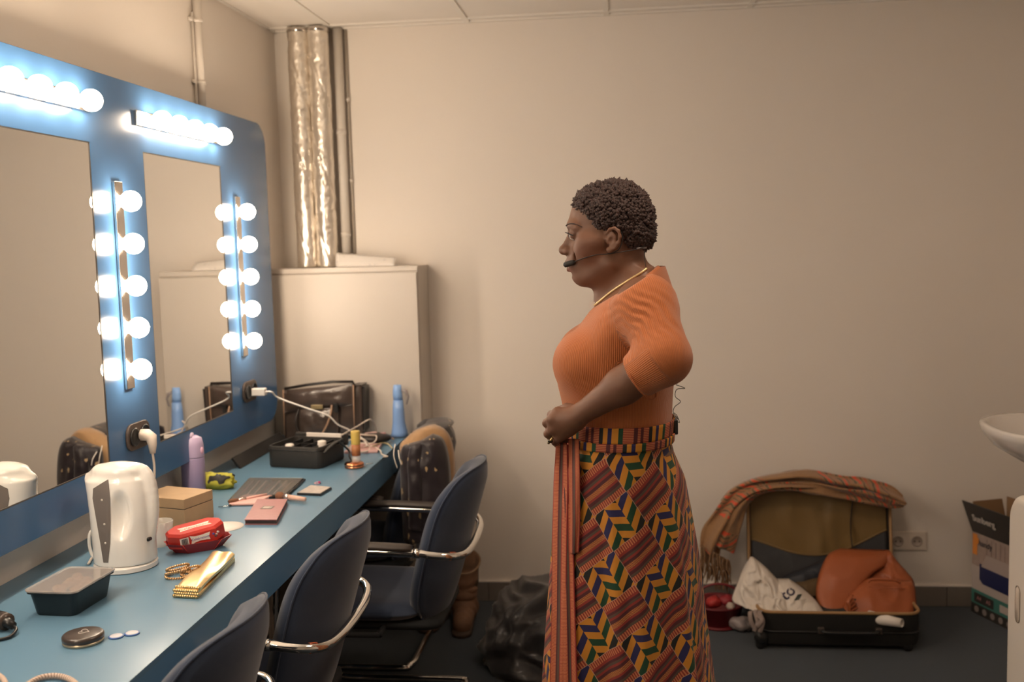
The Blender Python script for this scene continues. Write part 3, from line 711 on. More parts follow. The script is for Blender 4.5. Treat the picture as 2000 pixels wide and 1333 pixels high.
# collar strip (dark placket at the throat) and necklace
build('placket',MB().tube(catmull([tuple(K(1158,602,-.010)),tuple(K(1149,618,-.010)),tuple(K(1141,634,-.008)),tuple(K(1134,648,-.008))],5),.004,n=8,flat=.5),mat('dark_rust',(.10,.03,.015),.6),pe)
for q in ((1149,622),(1140,638)): build('button',MB().sphere(tuple(K(*q,-.014)),.0035,10,8),mat('bronze_button',(.20,.08,.04),.3,.5),pe)
nk=[]
for k in range(41):
    a=2*PI*k/40; fxx=K(1264,524); gxx=K(1158,597); cc=(fxx+gxx)/2; hl=np.linalg.norm(gxx-fxx)/2; d1=(gxx-fxx)/(2*hl); p=cc+d1*hl*math.cos(a)+np.array([0,1,0])*(.064 if math.cos(a)<.2 else .055)*math.sin(a)+nrm*.002; nk.append(Vector(p))
def lay(pts,off,bv,n=6):
    out=[]
    for p in catmull([(a,b,0) for a,b in pts],n):
        q=V3(p.x,p.y,PY-.2); rd=(q-Vector((0,0,CAMH))).normalized(); h=bv.ray_cast(q-rd*.25,rd)[0]
        if h is not None: out.append(h-rd*off)
    return out
bbv=meshbvh(bo_)
nk=lay([(1263,525),(1252,533),(1232,545),(1210,559),(1190,573),(1172,588),(1158,600)],.002,bbv)
for s in (1,-1):
    br_=lay([(1105,444),(1109,438.5),(1117,437),(1127,439),(1137,444)],.0004,bbv,4)
    if s<0: br_=[Vector((p.x,2*PY-p.y,p.z)) for p in br_]
    build('eyebrow',MB().tube(br_,.0022,n=8,flat=.5,rs=[.0028+.0*i if i<len(br_)*.6 else .0016 for i in range(len(br_))]),M_hair,pe)
build('necklace',MB().tube(nk,.0030,n=8),mat('gold_necklace',(.75,.58,.30),.35,.6),pe)
build('white_tag',MB().box(tuple(K(1160,600,-.02)-[.008,.001,.009]),tuple(K(1168,590,-.018))),M_cream,pe,smooth=False)
# ring
rc_=K(1079,857,-.152); 
rdir=(K(1070,848,-.138)-K(1080,839,-.166)); 
build('gold_ring',MB().tube([Vector(K(1077,858,-.150))+Vector((.011*math.cos(a)*.6,.0,0))+Vector((0,.0115*math.sin(a),0))+Vector((0,0,.009*math.cos(a))) for a in [2*PI*k/20 for k in range(21)]],.0030,n=8),mat('dark_gold_ring',(.42,.30,.14),.3,.9),pe)
build('ring_stone',MB().sphere(tuple(K(1075,862,-.160)),(.006,.004,.005),12,8),mat('dark_ring_stone',(.06,.045,.03),.15,.5),pe)
# ---- skirt
SK=[(815,1113,1313,.150),(857,1112,1309,.156),(880,1098,1314,.164),(930,1088,1336,.182),(1000,1083,1349,.192),(1080,1079,1362,.202),(1200,1072,1375,.215),(1270,1068,1384,.222),(1333,1065,1392,.232)]
sz=[K(1200,t[0])[2] for t in SK]+[.30,.13]; sf=[K(t[1],t[0])[0] for t in SK]+[-.235,-.255]; sb=[K(t[2],t[0])[0] for t in SK]+[.215,.245]; shw=[t[3] for t in SK]+[.255,.28]
def ringpt(a,z,off=0,fold=True):
    """a: 0 at the side facing the camera, positive towards the back (+x)"""
    xf=np.interp(z,sz[::-1],sf[::-1]); xb=np.interp(z,sz[::-1],sb[::-1]); hw=np.interp(z,sz[::-1],shw[::-1]); c=(xf+xb)/2; A=(xb-xf)/2
    k=max(0,min(1,(sz[1]-z)/(sz[1]-.2))); fo=0
    if fold:
        fo=.014*k*(math.sin(a*9+.8)+.6*math.sin(a*15+2+z*2))+.006*k*math.sin(a*23+z*5)
        fo-=.016*k**.8*math.exp(-((a-.62-.12*k)/.07)**2) ; fo+=.010*k*math.exp(-((a-.78-.12*k)/.06)**2)
        fo-=.012*k*math.exp(-((a+.75)/.06)**2)
        fo*=(1-.6*abs(math.sin(a))**6)
    n=2.15; sa,ca=math.sin(a),math.cos(a); r=1/((abs(sa)**n+abs(ca)**n)**(1/n))
    return Vector((c+(A+off+fo)*sa*r,PY-(hw+off+fo)*ca*r,z))
def loftskirt(z0,z1,nz_,na,off,name,m,fold=True,a0=-PI,a1=PI,th=.0015,slant=0):
    mb=MB(); vs=[];uv=[]
    for i in range(nz_+1):
        z=z0+(z1-z0)*i/nz_; ring=[ringpt(a0+(a1-a0)*j/na,z,off,fold) for j in range(na+1)]
        L=[0]
        for j in range(na): L.append(L[-1]+(Vector(ringpt(a0+(a1-a0)*(j+1)/na,z,off,False))-Vector(ringpt(a0+(a1-a0)*j/na,z,off,False))).length)
        j0=int(round((0-a0)/(a1-a0)*na)) if a0<0<a1 else 0; ref=L[j0]
        vs+=ring; uv+=[(l-ref,z-sz[1],0) for l in L]
    W_=na+1; fs=[(i*W_+j,i*W_+j+1,(i+1)*W_+j+1,(i+1)*W_+j) for i in range(nz_) for j in range(na)]
    mb.add(vs,fs,uv); return build(name,mb,m,pe,solid=th)
YEL,GRN,BLU,BLK=(.60,.245,.028),(.012,.058,.028),(.022,.022,.095),(.012,.014,.014)
ORA,RED,MAR,GRY=(.56,.20,.085),(.27,.035,.028),(.085,.020,.025),(.095,.062,.045)
def stripes(t,s):
    """bands across t, fine hatching along s"""
    h=(s*17).fr().lt(.5); h2=(s*34).fr().lt(.45)
    c=mixc(h,ORA,RED)
    def band(c,a,b,x): return mixc(t.gt(a)*t.lt(b),c,x)
    c=band(c,.17,.24,RED); c=band(c,.24,.30,MAR); c=band(c,.30,.36,GRY); c=band(c,.36,.42,RED); c=band(c,.42,.50,MAR)
    c=band(c,.50,.62,mixc(h2,(.60,.23,.06),MAR)); c=band(c,.62,.68,RED); c=band(c,.68,.76,MAR); c=band(c,.76,.83,GRY)
    return c
def kente():
    u,v,_=uvw()
    # cell basis: a along the stripes (up-right), b down-right
    ax_,ay,bx,by=.0773,.0592,.0426,-.0724; det=ax_*by-ay*bx
    U=u+.027; V=v+.013
    s=(U*by-V*bx)/det; t=(V*ax_-U*ay)/det
    S_,T_=s.floor(),t.floor(); par=((S_+T_)*.5).fr().gt(.25); fs,ft=s.fr(),t.fr()
    # leaf cell: three herringbone columns
    col=(fs*3).floor(); lx=(fs*3).fr()-.5; cm=(col-1).abs()           # 1 for outer columns, 0 for the middle one
    sk=lx*(cm*.52-.26)
    off=cm*-.0+ (col.lt(.5))*.04+(col.gt(.5)*col.lt(1.5))*.26+(col.gt(1.5))*.10
    w=(ft-off+sk)/.42; leaf=((w+5).fr()-.5).abs().gt(.25); k=(w+.5).floor()+col.lt(.5)*-1.
    lc=mixc(k.lt(.5),GRN,BLU); lc=mixc(k.lt(-.5),lc,BLK); lc=mixc(k.gt(1.5),lc,BLK)
    gc=mixc(leaf,YEL,lc)
    # short side stripes in the other cells
    sc=stripes(ft,fs)
    edge=E.op('MAXIMUM',E.op('MAXIMUM',fs.lt(.014),ft.lt(.014)),E.op('MAXIMUM',fs.gt(.986),ft.gt(.986)))
    sc=mixc(edge,sc,(.50,.30,.22))
    return mixc(par,gc,sc)
def bandpat(off=0.):
    def f():
        u,v,_=uvw(); q=((u+off)/.115).fr(); h=((v*260)).fr().lt(.5); c=mixc(h,ORA,RED)
        c=mixc(q.gt(.14)*q.lt(.22),c,MAR); c=mixc(q.gt(.28)*q.lt(.34),c,MAR)
        for a,b,x in ((.46,.54,BLK),(.54,.63,YEL),(.63,.71,BLU),(.71,.84,YEL),(.84,.93,GRN)): c=mixc(q.gt(a)*q.lt(b),c,x)
        return c
    return f
M_kente=mat('kente_print_cotton',rough=.8,fn=kente,sheen=.1)
M_band=mat('kente_waistband',rough=.8,fn=bandpat(.10)); M_band2=mat('kente_belt',rough=.8,fn=bandpat(.045))
loftskirt(sz[0]-.004,sz[-1],90,260,0,'wrap_skirt',M_kente)
loftskirt(sz[0],K(1200,845)[2],5,120,.0045,'waistband',M_band,False,th=.003)
loftskirt(K(1200,843)[2],K(1200,858)[2],4,120,.008,'belt_strip',M_band2,False,th=.004)
# hanging tie ends
def tiepat():
    u,v,_=uvw(); h=(v*330).fr().lt(.45); c=mixc(h,ORA,RED); c=mixc(u.gt(.36)*u.lt(.46),c,MAR); c=mixc(u.gt(.46)*u.lt(.60),c,GRY); c=mixc(u.gt(.60)*u.lt(.66),c,RED); return mixc(E.op('MAXIMUM',u.lt(.05),u.gt(.94)),c,RED)
M_tie=mat('striped_tie_cotton',rough=.8,fn=tiepat)
def tie(xl,xr,ys,name,dy0,dy1,wob):
    def f(u,v):
        py=ys[0]+(ys[-1]-ys[0])*v; a=np.interp(py,ys,xl); b=np.interp(py,ys,xr); z=K(1100,py)[2]
        x=K(a+(b-a)*u,py,dy0)[0]
        # lie just outside the skirt
        xf=np.interp(z,sz[::-1],sf[::-1]); xb=np.interp(z,sz[::-1],sb[::-1]); hw=np.interp(z,sz[::-1],shw[::-1]); c=(xf+xb)/2; A=(xb-xf)/2
        q=min(.995,abs((x-c)/A)); y=PY-hw*(1-q**2.15)**(1/2.15)
        y=min(y-.016,PY-.05) if v>.0 else y
        y0=PY+dy0; y=y0*(1-sstep(0,.25,v))+y*sstep(0,.25,v)
        p=V3(a+(b-a)*u,py,y); p.y-=.004*math.sin(u*7+wob+v*3)*(.4+v); return p
    mb=MB().grid(f,16,70); mb.uv=[(a[0],a[1]*.6,0) for a in mb.uv]; return build(name,mb,M_tie,pe,solid=.002)
tie([1086,1082,1079,1078,1074],[1108,1110,1108,1106,1104],[866,940,1050,1200,1345],'hanging_tie',-.135,0,0)
tie([1110,1110,1111,1112],[1131,1133,1133,1130],[858,930,1020,1082],'hanging_tie',-.145,0,2)
tie([1092,1096,1098,1100],[1112,1118,1122,1128],[870,1000,1150,1350],'hanging_tie',-.125,0,4)
for s,lab in ((-1,'a'),(1,'b')):
    xx=-.0+.03*s+.02; mb=MB(); 
    build('shoe',MB().loft([[Vector((xx-.055+x,PY+s*.085+y,z)) for x,y in rrect(.25*k,.088*k2,.04,6)] for z,k,k2 in ((.001,1,1),(.014,1.0,1.0),(.03,.97,.95))]),M_armpad,pe)
# ---- headset microphone
t=thing('headset_microphone','thin black headset microphone worn along the cheek with its cable down the back','microphone',tuple(K(1180,495,-.08)))
bm_=[K(1263,484,-.035),K(1250,486,-.058),K(1228,490,-.069),K(1205,494,-.0755),K(1186,496.5,-.078),K(1165,498,-.075),K(1145,503,-.064),K(1128,509,-.050),K(1121,513,-.042)]
build('boom',MB().tube(catmull([tuple(p) for p in bm_],6),.0010,n=7),M_black,t)
build('foam_windscreen',MB().tube([K(1122,512,-.041),K(1118,513.5,-.038),K(1109,516,-.033),K(1103,518,-.031),K(1101,518.5,-.030)],.006,n=14,rs=[.0045,.0062,.0068,.0060,.0025]),M_blackm,t)
build('ear_hook',MB().tube(catmull([tuple(K(x,y,-.0785)) for x,y in ((1186,496),(1195,495),(1208,488),(1214,476),(1216,462),(1212,450),(1204,443))],5),.0013,n=6),M_black,t)
build('neck_clip',MB().tube([K(1244,486,-.062),K(1262,484,-.040)],.0024,n=8),mat('grey_clip',(.25,.22,.22),.3,.5),t)
build('cable',MB().tube(catmull([tuple(K(x,y,d)) for x,y,d in ((1260,486,-.04),(1259,505,-.045),(1264,528,-.05),(1274,538,-.055),(1290,545,-.062),(1305,572,-.07),(1318,590,-.08),(1325,612,-.09),(1327,635,-.10))],6),.0009,n=6),M_black,t)
build('cable_loop',MB().tube(catmull([tuple(K(x,y,-.02)) for x,y in ((1320,752),(1338,759),(1322,761),(1319,775),(1329,785),(1318,795),(1315,805),(1322,812),(1327,826),(1318,818),(1315,808),(1325,820))],6),.0009,n=6),M_black,t)
build('body_pack',MB().box(tuple(K(1316,850,-.03)),tuple(K(1322,812,.03))),M_black,t,smooth=False,bevel=.003)
# ------------------------------------------------------------ cantilever chairs (local frame: faces -x, y across, origin on the floor under the back's top)
def backc(s,z):
    """outer surface of the shell: s across (-1..1), z height"""
    lean=-.30*(.80-z) if z<.80 else .10*(z-.80)
    lean-= .35*max(0,.50-z)**2
    return Vector((lean-.105*abs(s)**2.2, s*.228*(1-.05*abs(s)), z))
def shell(off,th0,inner):
    def f(u,v):
        a,b=2*u-1,2*v-1
        # square -> rounded outline
        n=3.8; r=max(abs(a),abs(b)); k=1 if r<1e-6 else r/((abs(a)**n+abs(b)**n)**(1/n))
        s,q=a*k,b*k
        zt_=.355+(.858-.355)*(q+1)/2
        s2=s*(1-.07*(1-q)/2)
        p=backc(s2,zt_); e=.058*(1-min(1,r)**12)**.5 if inner else 0
        dz=.0
        p.x-=e+.0; 
        if not inner: p.x+=.010*(1-min(1,r)**6)**.5
        return p
    return f
def make_chair():
    t=thing('cantilever_chair','x','chair',(0,0,0),group='blue upholstered armchairs along the counter')
    mb=MB(); N=26
    mb.grid(shell(0,0,True),N,N); k=len(mb.v); mb.grid(shell(0,0,False),N,N)
    mb.f=[f if i<N*N else f[::-1] for i,f in enumerate(mb.f)]
    # join rims: weld later
    o=build('backrest',mb,M_chair,t,world=False)
    bm=bmesh.new(); bm.from_mesh(o.data); bmesh.ops.remove_doubles(bm,verts=bm.verts,dist=.0004); bmesh.ops.recalc_face_normals(bm,faces=bm.faces); bm.to_mesh(o.data); bm.free()
    for p in o.data.polygons: p.use_smooth=True
    sf=shell(0,0,False); rim=[]
    for k in range(4*14):
        e,f=divmod(k,14); f/=14; u,v=((f,0),(1,f),(1-f,1),(0,1-f))[e]; rim.append(sf(u,v))
    build('seam_piping',MB().tube(rim+[rim[0]],.0028,n=6),M_chair,o,world=False)
    # seat cushion
    def seat(top):
        def f(u,v):
            a,b=2*u-1,2*v-1; n=4.5; r=max(abs(a),abs(b)); k=1 if r<1e-6 else r/((abs(a)**n+abs(b)**n)**(1/n)); s,q=a*k,b*k
            x=-.385+s*.215; y=q*.222; z=.418+(.040 if top else -.032)*(1-min(1,r)**6)**.5
            if top: z-=.016*math.exp(-((x+.30)/.16)**2)*(1-(q*q))-.02*max(0,-s-.75)*0
            z+=.012*(-x-.34)
            return Vector((x,y,z))
        return f
    mb=MB().grid(seat(True),20,18).grid(seat(False),20,18); mb.f=[f if i<360 else f[::-1] for i,f in enumerate(mb.f)]
    o=build('seat',mb,M_chair,t,world=False)
    bm=bmesh.new(); bm.from_mesh(o.data); bmesh.ops.remove_doubles(bm,verts=bm.verts,dist=.0004); bmesh.ops.recalc_face_normals(bm,faces=bm.faces); bm.to_mesh(o.data); bm.free()
    for p in o.data.polygons: p.use_smooth=True
    build('seat_pan',MB().loft([[Vector((-.34+x,y,z)) for x,y in rrect(.44,.40,.05,4)] for z in (.368,.388)]),M_chairdk,t,world=False)
    # tubular frame: floor loop, front uprights, arms and the bar wrapping behind the back
    W_=.252; r=.0125
    half=[(-.112,0,r),(-.112,.18,r),(-.125,W_-.02,r),(-.16,W_,r),(-.50,W_,r),(-.585,W_,r+.01),(-.625,W_,.06),(-.632,W_,.14),(-.625,W_,.50),(-.612,W_,.585),(-.565,W_,.628),(-.48,W_,.636),(-.20,W_,.628),(-.13,W_,.622),(-.085,W_-.008,.617),(-.060,.222,.611),(-.044,.175,.604),(-.036,.10,.600),(-.034,0,.598)]
    path=catmull(half,6); path=path+[Vector((p.x,-p.y,p.z)) for p in path[::-1][1:]]
    build('tube_frame',MB().tube(path,r,n=12,caps=False),M_chrome,t,world=False)
    for s in (-1,1):
        ap=catmull([(-.575,s*W_,.640),(-.50,s*W_,.648),(-.35,s*W_,.650),(-.19,s*W_,.643)],5)
        build('arm_pad',MB().tube(ap,.022,n=14,flat=.55,rs=[.016]+[.0225]*(len(ap)-2)+[.017]),M_armpad,t,world=False)
        build('tube_end_ring',MB().tube([(-.185,s*W_,.628),(-.165,s*W_,.626)],.0145,n=12),M_chrome,t,world=False)
    build('sticker',MB().tube([(-.078,-W_+.012,.6155),(-.064,-W_+.026,.612)],.0131,n=12),M_rust,t,world=False)
    for s in (-1,1): build('seat_bracket',MB().tube([(-.30,s*W_,.37+.0),(-.30,s*.19,.375)],.009,n=8).tube([(-.625,s*W_,.37),(-.30,s*W_,.37)],.009,n=8),M_chairdk,t,world=False)
    return t
ch=make_chair()
spots=[(-.728,1.86,0,'nearest blue armchair at the bottom edge of the picture, its chrome arm hidden'),
       (-.685,2.515,0,'second blue armchair from the camera with an orange mark on its chrome bar'),
       (-.476,3.235,0,'blue armchair pulled farthest out from the counter, with brown boots behind it'),
       (-.705,3.830,0,'far blue armchair draped with a dark patterned coat')]
CH=[]
for i,(x,y,a,l) in enumerate(spots):
    o=ch if i==0 else copy_tree(ch); o.location=(x,y,0); o.rotation_euler=(0,0,R(a)); o['label']=l; CH.append(o)

# coat over the far chair --------------------------------------------------
def motif():
    u=uvw(); nt=E.nt; v=nt.nodes.new('ShaderNodeTexVoronoi'); v.inputs['Scale'].default_value=24; v.inputs['Randomness'].default_value=.55
    nt.links.new(attr().outputs['Vector'],v.inputs['Vector']); d=E(v.outputs['Distance']); n=nz(140,2,attr().outputs['Vector'])
    return mixc((d+(n-.5)*.35).lt(.19),(.020,.014,.018),(.42,.30,.16))
M_coat=mat('dark_plum_satin_with_gold_motifs',rough=.4,fn=motif,sheen=.2)
M_coatl=mat('camel_wool_lining',(.40,.24,.12),.85,vary=.15,vscale=40,sheen=.3)
M_tartan=mat('black_white_check',rough=.8,fn=lambda:(lambda u:mixc(E.op('MAXIMUM',(u[0]*70).fr().lt(.25),(u[1]*45).fr().lt(.22)),(.05,.045,.04),(.30,.25,.20)))(uvw()))
CX,CY=-.705,3.83
t=thing('draped_coat','dark patterned coat with a camel lining hung over the far armchair','coat',(CX,CY,.4))
def coatf(off,z0,z1,s0,s1,flare=.05,fold=.014,seed=0,zin=None):
    def f(u,v):
        s=s0+(s1-s0)*u; z=z1+(z0-z1)*v; 
        b=backc(max(-1.0,min(1.0,s*.92)),min(z,.86)); 
        x=b.x+off+flare*v*(1-.25*s*s); y=b.y*(1+.10*v)
        if abs(s)>.9: y+= (abs(s)-.9)*.05*(1 if s>0 else -1)
        fo=fold*(math.sin(s*10+seed+1.5*v)+.5*math.sin(s*21+seed*2))*(.25+v)
        top=max(0,(z-.80)/(z1-.80)) if z1>.80 else 0
        return Vector((CX+x+fo-.030*top**2,CY+y+fo*.4,z-.05*abs(s)**3*(1-v)+.006*fbm((s*2,v*3,seed),2)))
    return f
def sheet_uv(fn,nu,nv,L,Hh,th,name,m,**k):
    mb=MB(); mb.grid(fn,nu,nv); mb.uv=[(u[0]*L,u[1]*Hh,0) for u in mb.uv]; return build(name,mb,m,t,solid=th,**k)
sheet_uv(coatf(.026,.45,.868,-.66,.62,.03,.008,1),60,40,.62,.5,.006,'coat_back',M_coat)
def cuv(o,L=.3,H_=.4,n=30):
    a=o.data.attributes['puv']; a.data.foreach_set('vector',np.array([(j/n*L,i/n*H_,0) for i in range(n+1) for j in range(n+1)],dtype=np.float32).ravel()); return o
cuv(folded([(838,832),(812,842),(794,857),(782,872),(786,900)],[(850,831),(868,840),(881,862),(888,905),(888,965)],lambda v:3.70-.03*v,'camel_lining',M_coatl,t,.05,.006,14,3))
cuv(folded([(822,862),(800,868),(786,876),(783,905),(785,970),(789,1055)],[(846,849),(864,858),(875,888),(880,940),(879,1000),(872,1050)],lambda v:3.625-.03*v,'coat_side_panel',M_coat,t,.05,.009,16,5))
cuv(folded([(805,868),(797,900),(799,960),(800,1030)],[(826,864),(824,900),(827,960),(825,1036)],lambda v:3.575-.02*v,'coat_front_fold',M_coat,t,.02,.006,16,9),.12,.3)
# over the top and down the inner side
def inner(s0,s1,zb,off,seed):
    def f(u,v):
        s=s0+(s1-s0)*u; b=backc(s*.92,.86)
        if v<.25: a=v/.25*PI/2; x=b.x+.018-.050*(1-math.cos(a)); z=.868+.016*math.sin(a)
        else:
            w=(v-.25)/.75; z=.884-(.884-zb)*w; x=backc(s*.92,min(.86,z)).x-.078-off*math.sin(w*3)
        fo=.010*math.sin(s*11+seed)*v
        return Vector((CX+x-fo,CY+s*.23,z-.05*abs(s)**3))
    return f
sheet_uv(inner(-.62,1.0,.60,.01,.5),44,30,.5,.4,.006,'coat_front',M_coat)
def slv(pts,r,name,m,n=16,flat=.6):
    P=catmull(pts,7); mb=MB(); rings=[];
    mb.tube(P,r,n=n,flat=flat,rs=[r*(1+.18*noise.noise(Vector((i*.35,r*50,0)))) for i in range(len(P))]); L=len(P)
    mb.uv=[(k/n*.2,i*.02,0) for i in range(L) for k in range(n)]; return build(name,mb,m,t)
slv([V3(800,1000,3.62),V3(803,1050,3.60),V3(806,1095,3.59)],.026,'checked_scarf_end',M_tartan)
build('drawstring',MB().tube(catmull([V3(772,868,3.585),V3(769,890,3.56),V3(776,915,3.56)],6),.002),M_cream,t)
build('drawstring',MB().tube(catmull([V3(778,880,3.57),V3(780,895,3.55),V3(784,908,3.55)],6),.002),M_cream,t)
# ------------------------------------------------------------ things on the counter
def zt(px,py,z=ZT): return Vector(on(px,py,'z',z))
# braided cord, bottom left
M_braid=mat('braided_cord',rough=.7,fn=lambda:(lambda u:mixc((u[1]*160+u[0]*2).fr().lt(.28),(.62,.50,.42),(.20,.09,.05)))(uvw()))
def cordtube(pts,r,n=10):
    pts=catmull(pts,10); mb=MB(); mb.tube(pts,r,n=n,caps=False); L=0; mb.uv=[]
    for i,p in enumerate(pts):
        if i: L+=(p-pts[i-1]).length
        mb.uv+=[(k/n,L,0) for k in range(n)]
    return mb
cz=ZT+.0065
pts=[zt(*p,cz) for p in ((-60,1300),(-20,1312),(8,1330),(15,1365),(30,1370),(45,1345),(75,1326),(110,1321),(140,1330),(155,1352),(150,1400))]
tag(build('braided_cord',cordtube(pts,.0052),M_braid,base=tuple(pts[5])),'white and brown braided cord looping on the counter at the bottom left corner','cord')
# black mains plug
c=zt(5,1232); t=thing('black_plug','black mains plug with its cable on the counter at the left picture edge','plug',tuple(c))
c=c+Vector((0,0,.019))
build('plug_body',MB().tube([c+Vector((-.05,.02,0)),c+Vector((-.01,.008,0)),c+Vector((.004,.002,0)),c+Vector((.016,-.003,-.002)),c+Vector((.03,-.008,-.006))],.018,n=14,rs=[.019,.019,.016,.010,.008]),M_black,t)
build('grip_band',MB().tube([c+Vector((-.005,.006,.001)),c+Vector((.012,-.001,-.001))],.0178,n=14),mat('dark_bronze_band',(.07,.05,.04),.3),t)
build('cable',MB().tube(catmull([c+Vector((.028,-.007,-.006)),c+Vector((.042,-.018,-.010)),c+Vector((.044,-.045,-.0145)),c+Vector((.02,-.062,-.0155)),c+Vector((-.03,-.062,-.0155)),c+Vector((-.10,-.04,-.0155))],8),.0035),M_black,t)
# oval compact
c=zt(163,1254); t=thing('round_compact','closed black round powder compact with an outlined heart on its lid','compact',tuple(c))
build('case_base',MB().lathe([(.0375,ZT+.0002),(.0395,ZT+.002),(.0395,ZT+.006)],(c.x,c.y,0),n=48),mat('pale_gold_rim',(.55,.47,.33),.25,.6),t)
build('lid',MB().lathe([(.0385,ZT+.0062),(.040,ZT+.0075),(.040,ZT+.0145),(.0375,ZT+.0175),(.033,ZT+.0185),(.0003,ZT+.0185)],(c.x,c.y,0),n=48),mat('compact_lid',(.055,.040,.033),.3,coat=.3),t)
hp=[]
for k in range(40):
    a=2*PI*k/40; hx=.0105*math.sin(a)**3; hy=.0105*(13*math.cos(a)-5*math.cos(2*a)-2*math.cos(3*a)-math.cos(4*a))/16
    hp.append(Vector((c.x-.001-hy,c.y+.006+hx*1.1,ZT+.0189)))
hp=[p for p in hp]; hp.append(hp[0])
build('heart_outline',MB().tube(hp,.0005,n=5),mat('silver_line',(.85,.8,.75),.4),t)
# two tiny discs
for i,(p,lab) in enumerate((((227,1245),'small white disc with a blue rim beside the black compact'),((258,1239),'small white disc with a blue rim, the farther from the black compact'))):
    c=zt(*p); t=thing('lens_case_disc',lab,'disc',tuple(c),group='pair of small round discs')
    build('rim',MB().lathe([(.0145,ZT+.0002),(.015,ZT+.0012),(.015,ZT+.0022),(.0140,ZT+.0028)],(c.x,c.y,0),n=32),mat('blue_rim',(.05,.13,.40),.35),t)
    build('top',MB().lathe([(.0125,ZT+.0029),(.0122,ZT+.0033),(.0002,ZT+.0033)],(c.x,c.y,0),n=32),mat('disc_white',(.62,.62,.68),.35),t)
# black food container with clear lid
zr=ZT+.056
rim=[zt(*p,zr) for p in ((62,1158),(166,1161),(214,1108),(112,1112))]
cen=sum(rim,Vector())/4; ex=(rim[1]-rim[0]).normalized(); ey=((rim[3]-rim[0])+(rim[2]-rim[1])).normalized(); ey=(ey-ey.dot(ex)*ex).normalized()
w=(rim[1]-rim[0]).length; d=((rim[3]-rim[0]).length+(rim[2]-rim[1]).length)/2*.98
FR=Matrix(((ex.x,ey.x,0,cen.x),(ex.y,ey.y,0,cen.y),(0,0,1,0),(0,0,0,1)))
t=thing('food_container','black plastic food container with a clear lid in front of the kettle','container',(cen.x,cen.y,ZT))
def rr(w_,d_,z,r=.016): return [FR@Vector((x,y,z)) for x,y in rrect(w_,d_,r,5)]
body=MB().loft([rr(w*.76,d*.80,ZT+.0005),rr(w*.78,d*.82,ZT+.003),rr(w*.90,d*.91,zr-.006),rr(w*.97,d*.97,zr-.005),rr(w*.97,d*.97,zr-.002),rr(w*.88,d*.90,zr-.002),rr(w*.76,d*.80,ZT+.004)])
build('tub',body,mat('black_tub',(.012,.02,.025),.35),t,auto=30)
build('clear_lid',MB().loft([rr(w*.98,d*.98,zr-.0015),rr(w*1.0,d,zr+.001),rr(w*1.0,d,zr+.003),rr(w*.965,d*.97,zr+.0035),rr(w*.93,d*.945,zr+.0015),rr(w*.90,d*.92,zr+.0015)]),mat('frosted_clear_lid',(.80,.75,.72),.12,trans=.75,ior=1.2,coat=.3),t,auto=30)
fo=MB()
for k in range(26):
    a,b=random.uniform(-.32,.32)*w,random.uniform(-.33,.33)*d
    fo.sphere(FR@Vector((a,b,zr-.013+random.uniform(-.002,.003))),(.012,.010,.006),8,6,Matrix.Rotation(random.uniform(0,3),4,'Z'))
tag(build('food',fo,mat('tan_food',(.45,.27,.14),.7,vary=.4,vscale=60),t),kind='stuff')

# kettle ---------------------------------------------------------------
KY=2.36
kc=V3(247,1105,KY); t=thing('electric_kettle','white plastic electric kettle with a grey water window on its base','kettle',(kc.x,KY,ZT))
kp=lambda px,py,dy=0:np.array(on(px,py,'y',KY+dy))
kz=[kp(247,p)[2] for p in (1101,1060,1000,960,935,915)]
kF=[kp(px,py)[0] for px,py in ((191,1101),(188,1060),(181,1000),(175,960),(170,935),(205,912))]
kB=[kp(px,py)[0] for px,py in ((303,1101),(300,1060),(298,1000),(294,960),(288,935),(270,912))]
kH=[.066,.066,.062,.057,.052,.040]
o_=np.argsort(kz); kz,kF,kB,kH=[np.array(a)[o_] for a in (kz,kF,kB,kH)]
def kettle(P):
    b=s_stack(P,kz,kF,kB,kH,KY,2.2)
    for s in (-1,1): b=smax(b,-s_ell(P,kp(257,992,0)+np.array([0,s*.074,0]),(.025,.040,.062)),.010)
    hp_=[np.array(p) for p in catmull([kp(258,917),kp(280,921),kp(293,945),kp(298,985),kp(296,1020),kp(289,1050),kp(277,1082)],3)]
    hh_=None
    for a_,b_ in zip(hp_[:-1],hp_[1:]):
        q_=s_cone(P,a_,b_,.0155,.0155); hh_=q_ if hh_ is None else smin(hh_,q_,.002)
    b=smin(b,hh_,.010)
    lidz=s_ell(P,kp(232,918),(.062,.046,.020)); b=smin(b,lidz,.010)
    b=smin(b,s_cone(P,kp(171,929),kp(192,927),.006,.020),.016)   # spout lip
    return np.maximum(b,ZT+.016-P[:,2])
ko=sdf_obj('kettle_body',kettle,(kc.x-.12,KY-.085,ZT+.01),(kc.x+.12,KY+.085,ZT+.27),.0026,M_plwhite,t,relax=3)
bx=MB().lathe([(.0700,ZT+.0003),(.0735,ZT+.002),(.0735,ZT+.012),(.069,ZT+.0155),(.001,ZT+.0155)],(0,0,0),n=48); b0=kp(190,1105)[0]; b1=kp(304,1105)[0]
bx.v=[((v[0]/.0735)*(b1-b0)/2+(b0+b1)/2,v[1]+KY,v[2]) for v in bx.v]
build('power_base',bx,M_plwhite,t,auto=40)
kb=meshbvh(ko); DY=Vector((0,1,0)); rayd=(Vector(on(247,1000,'y',KY))-Vector((0,0,CAMH))).normalized()
wl=[(183,956),(182,975),(190,1020),(197,1060),(203,1097)]; wr=[(212,938),(216,975),(217,1020),(216,1060),(212,1097)]
def wfn(u,v):
    i=min(3,int(v*4)); f=v*4-i; L=np.array(wl[i])*(1-f)+np.array(wl[i+1])*f; Rr=np.array(wr[i])*(1-f)+np.array(wr[i+1])*f; q=L*(1-u)+Rr*u; return V3(q[0],q[1],KY)
wd=decal('water_window',kb,wfn,10,24,M_grey,t,rayd,.0012)
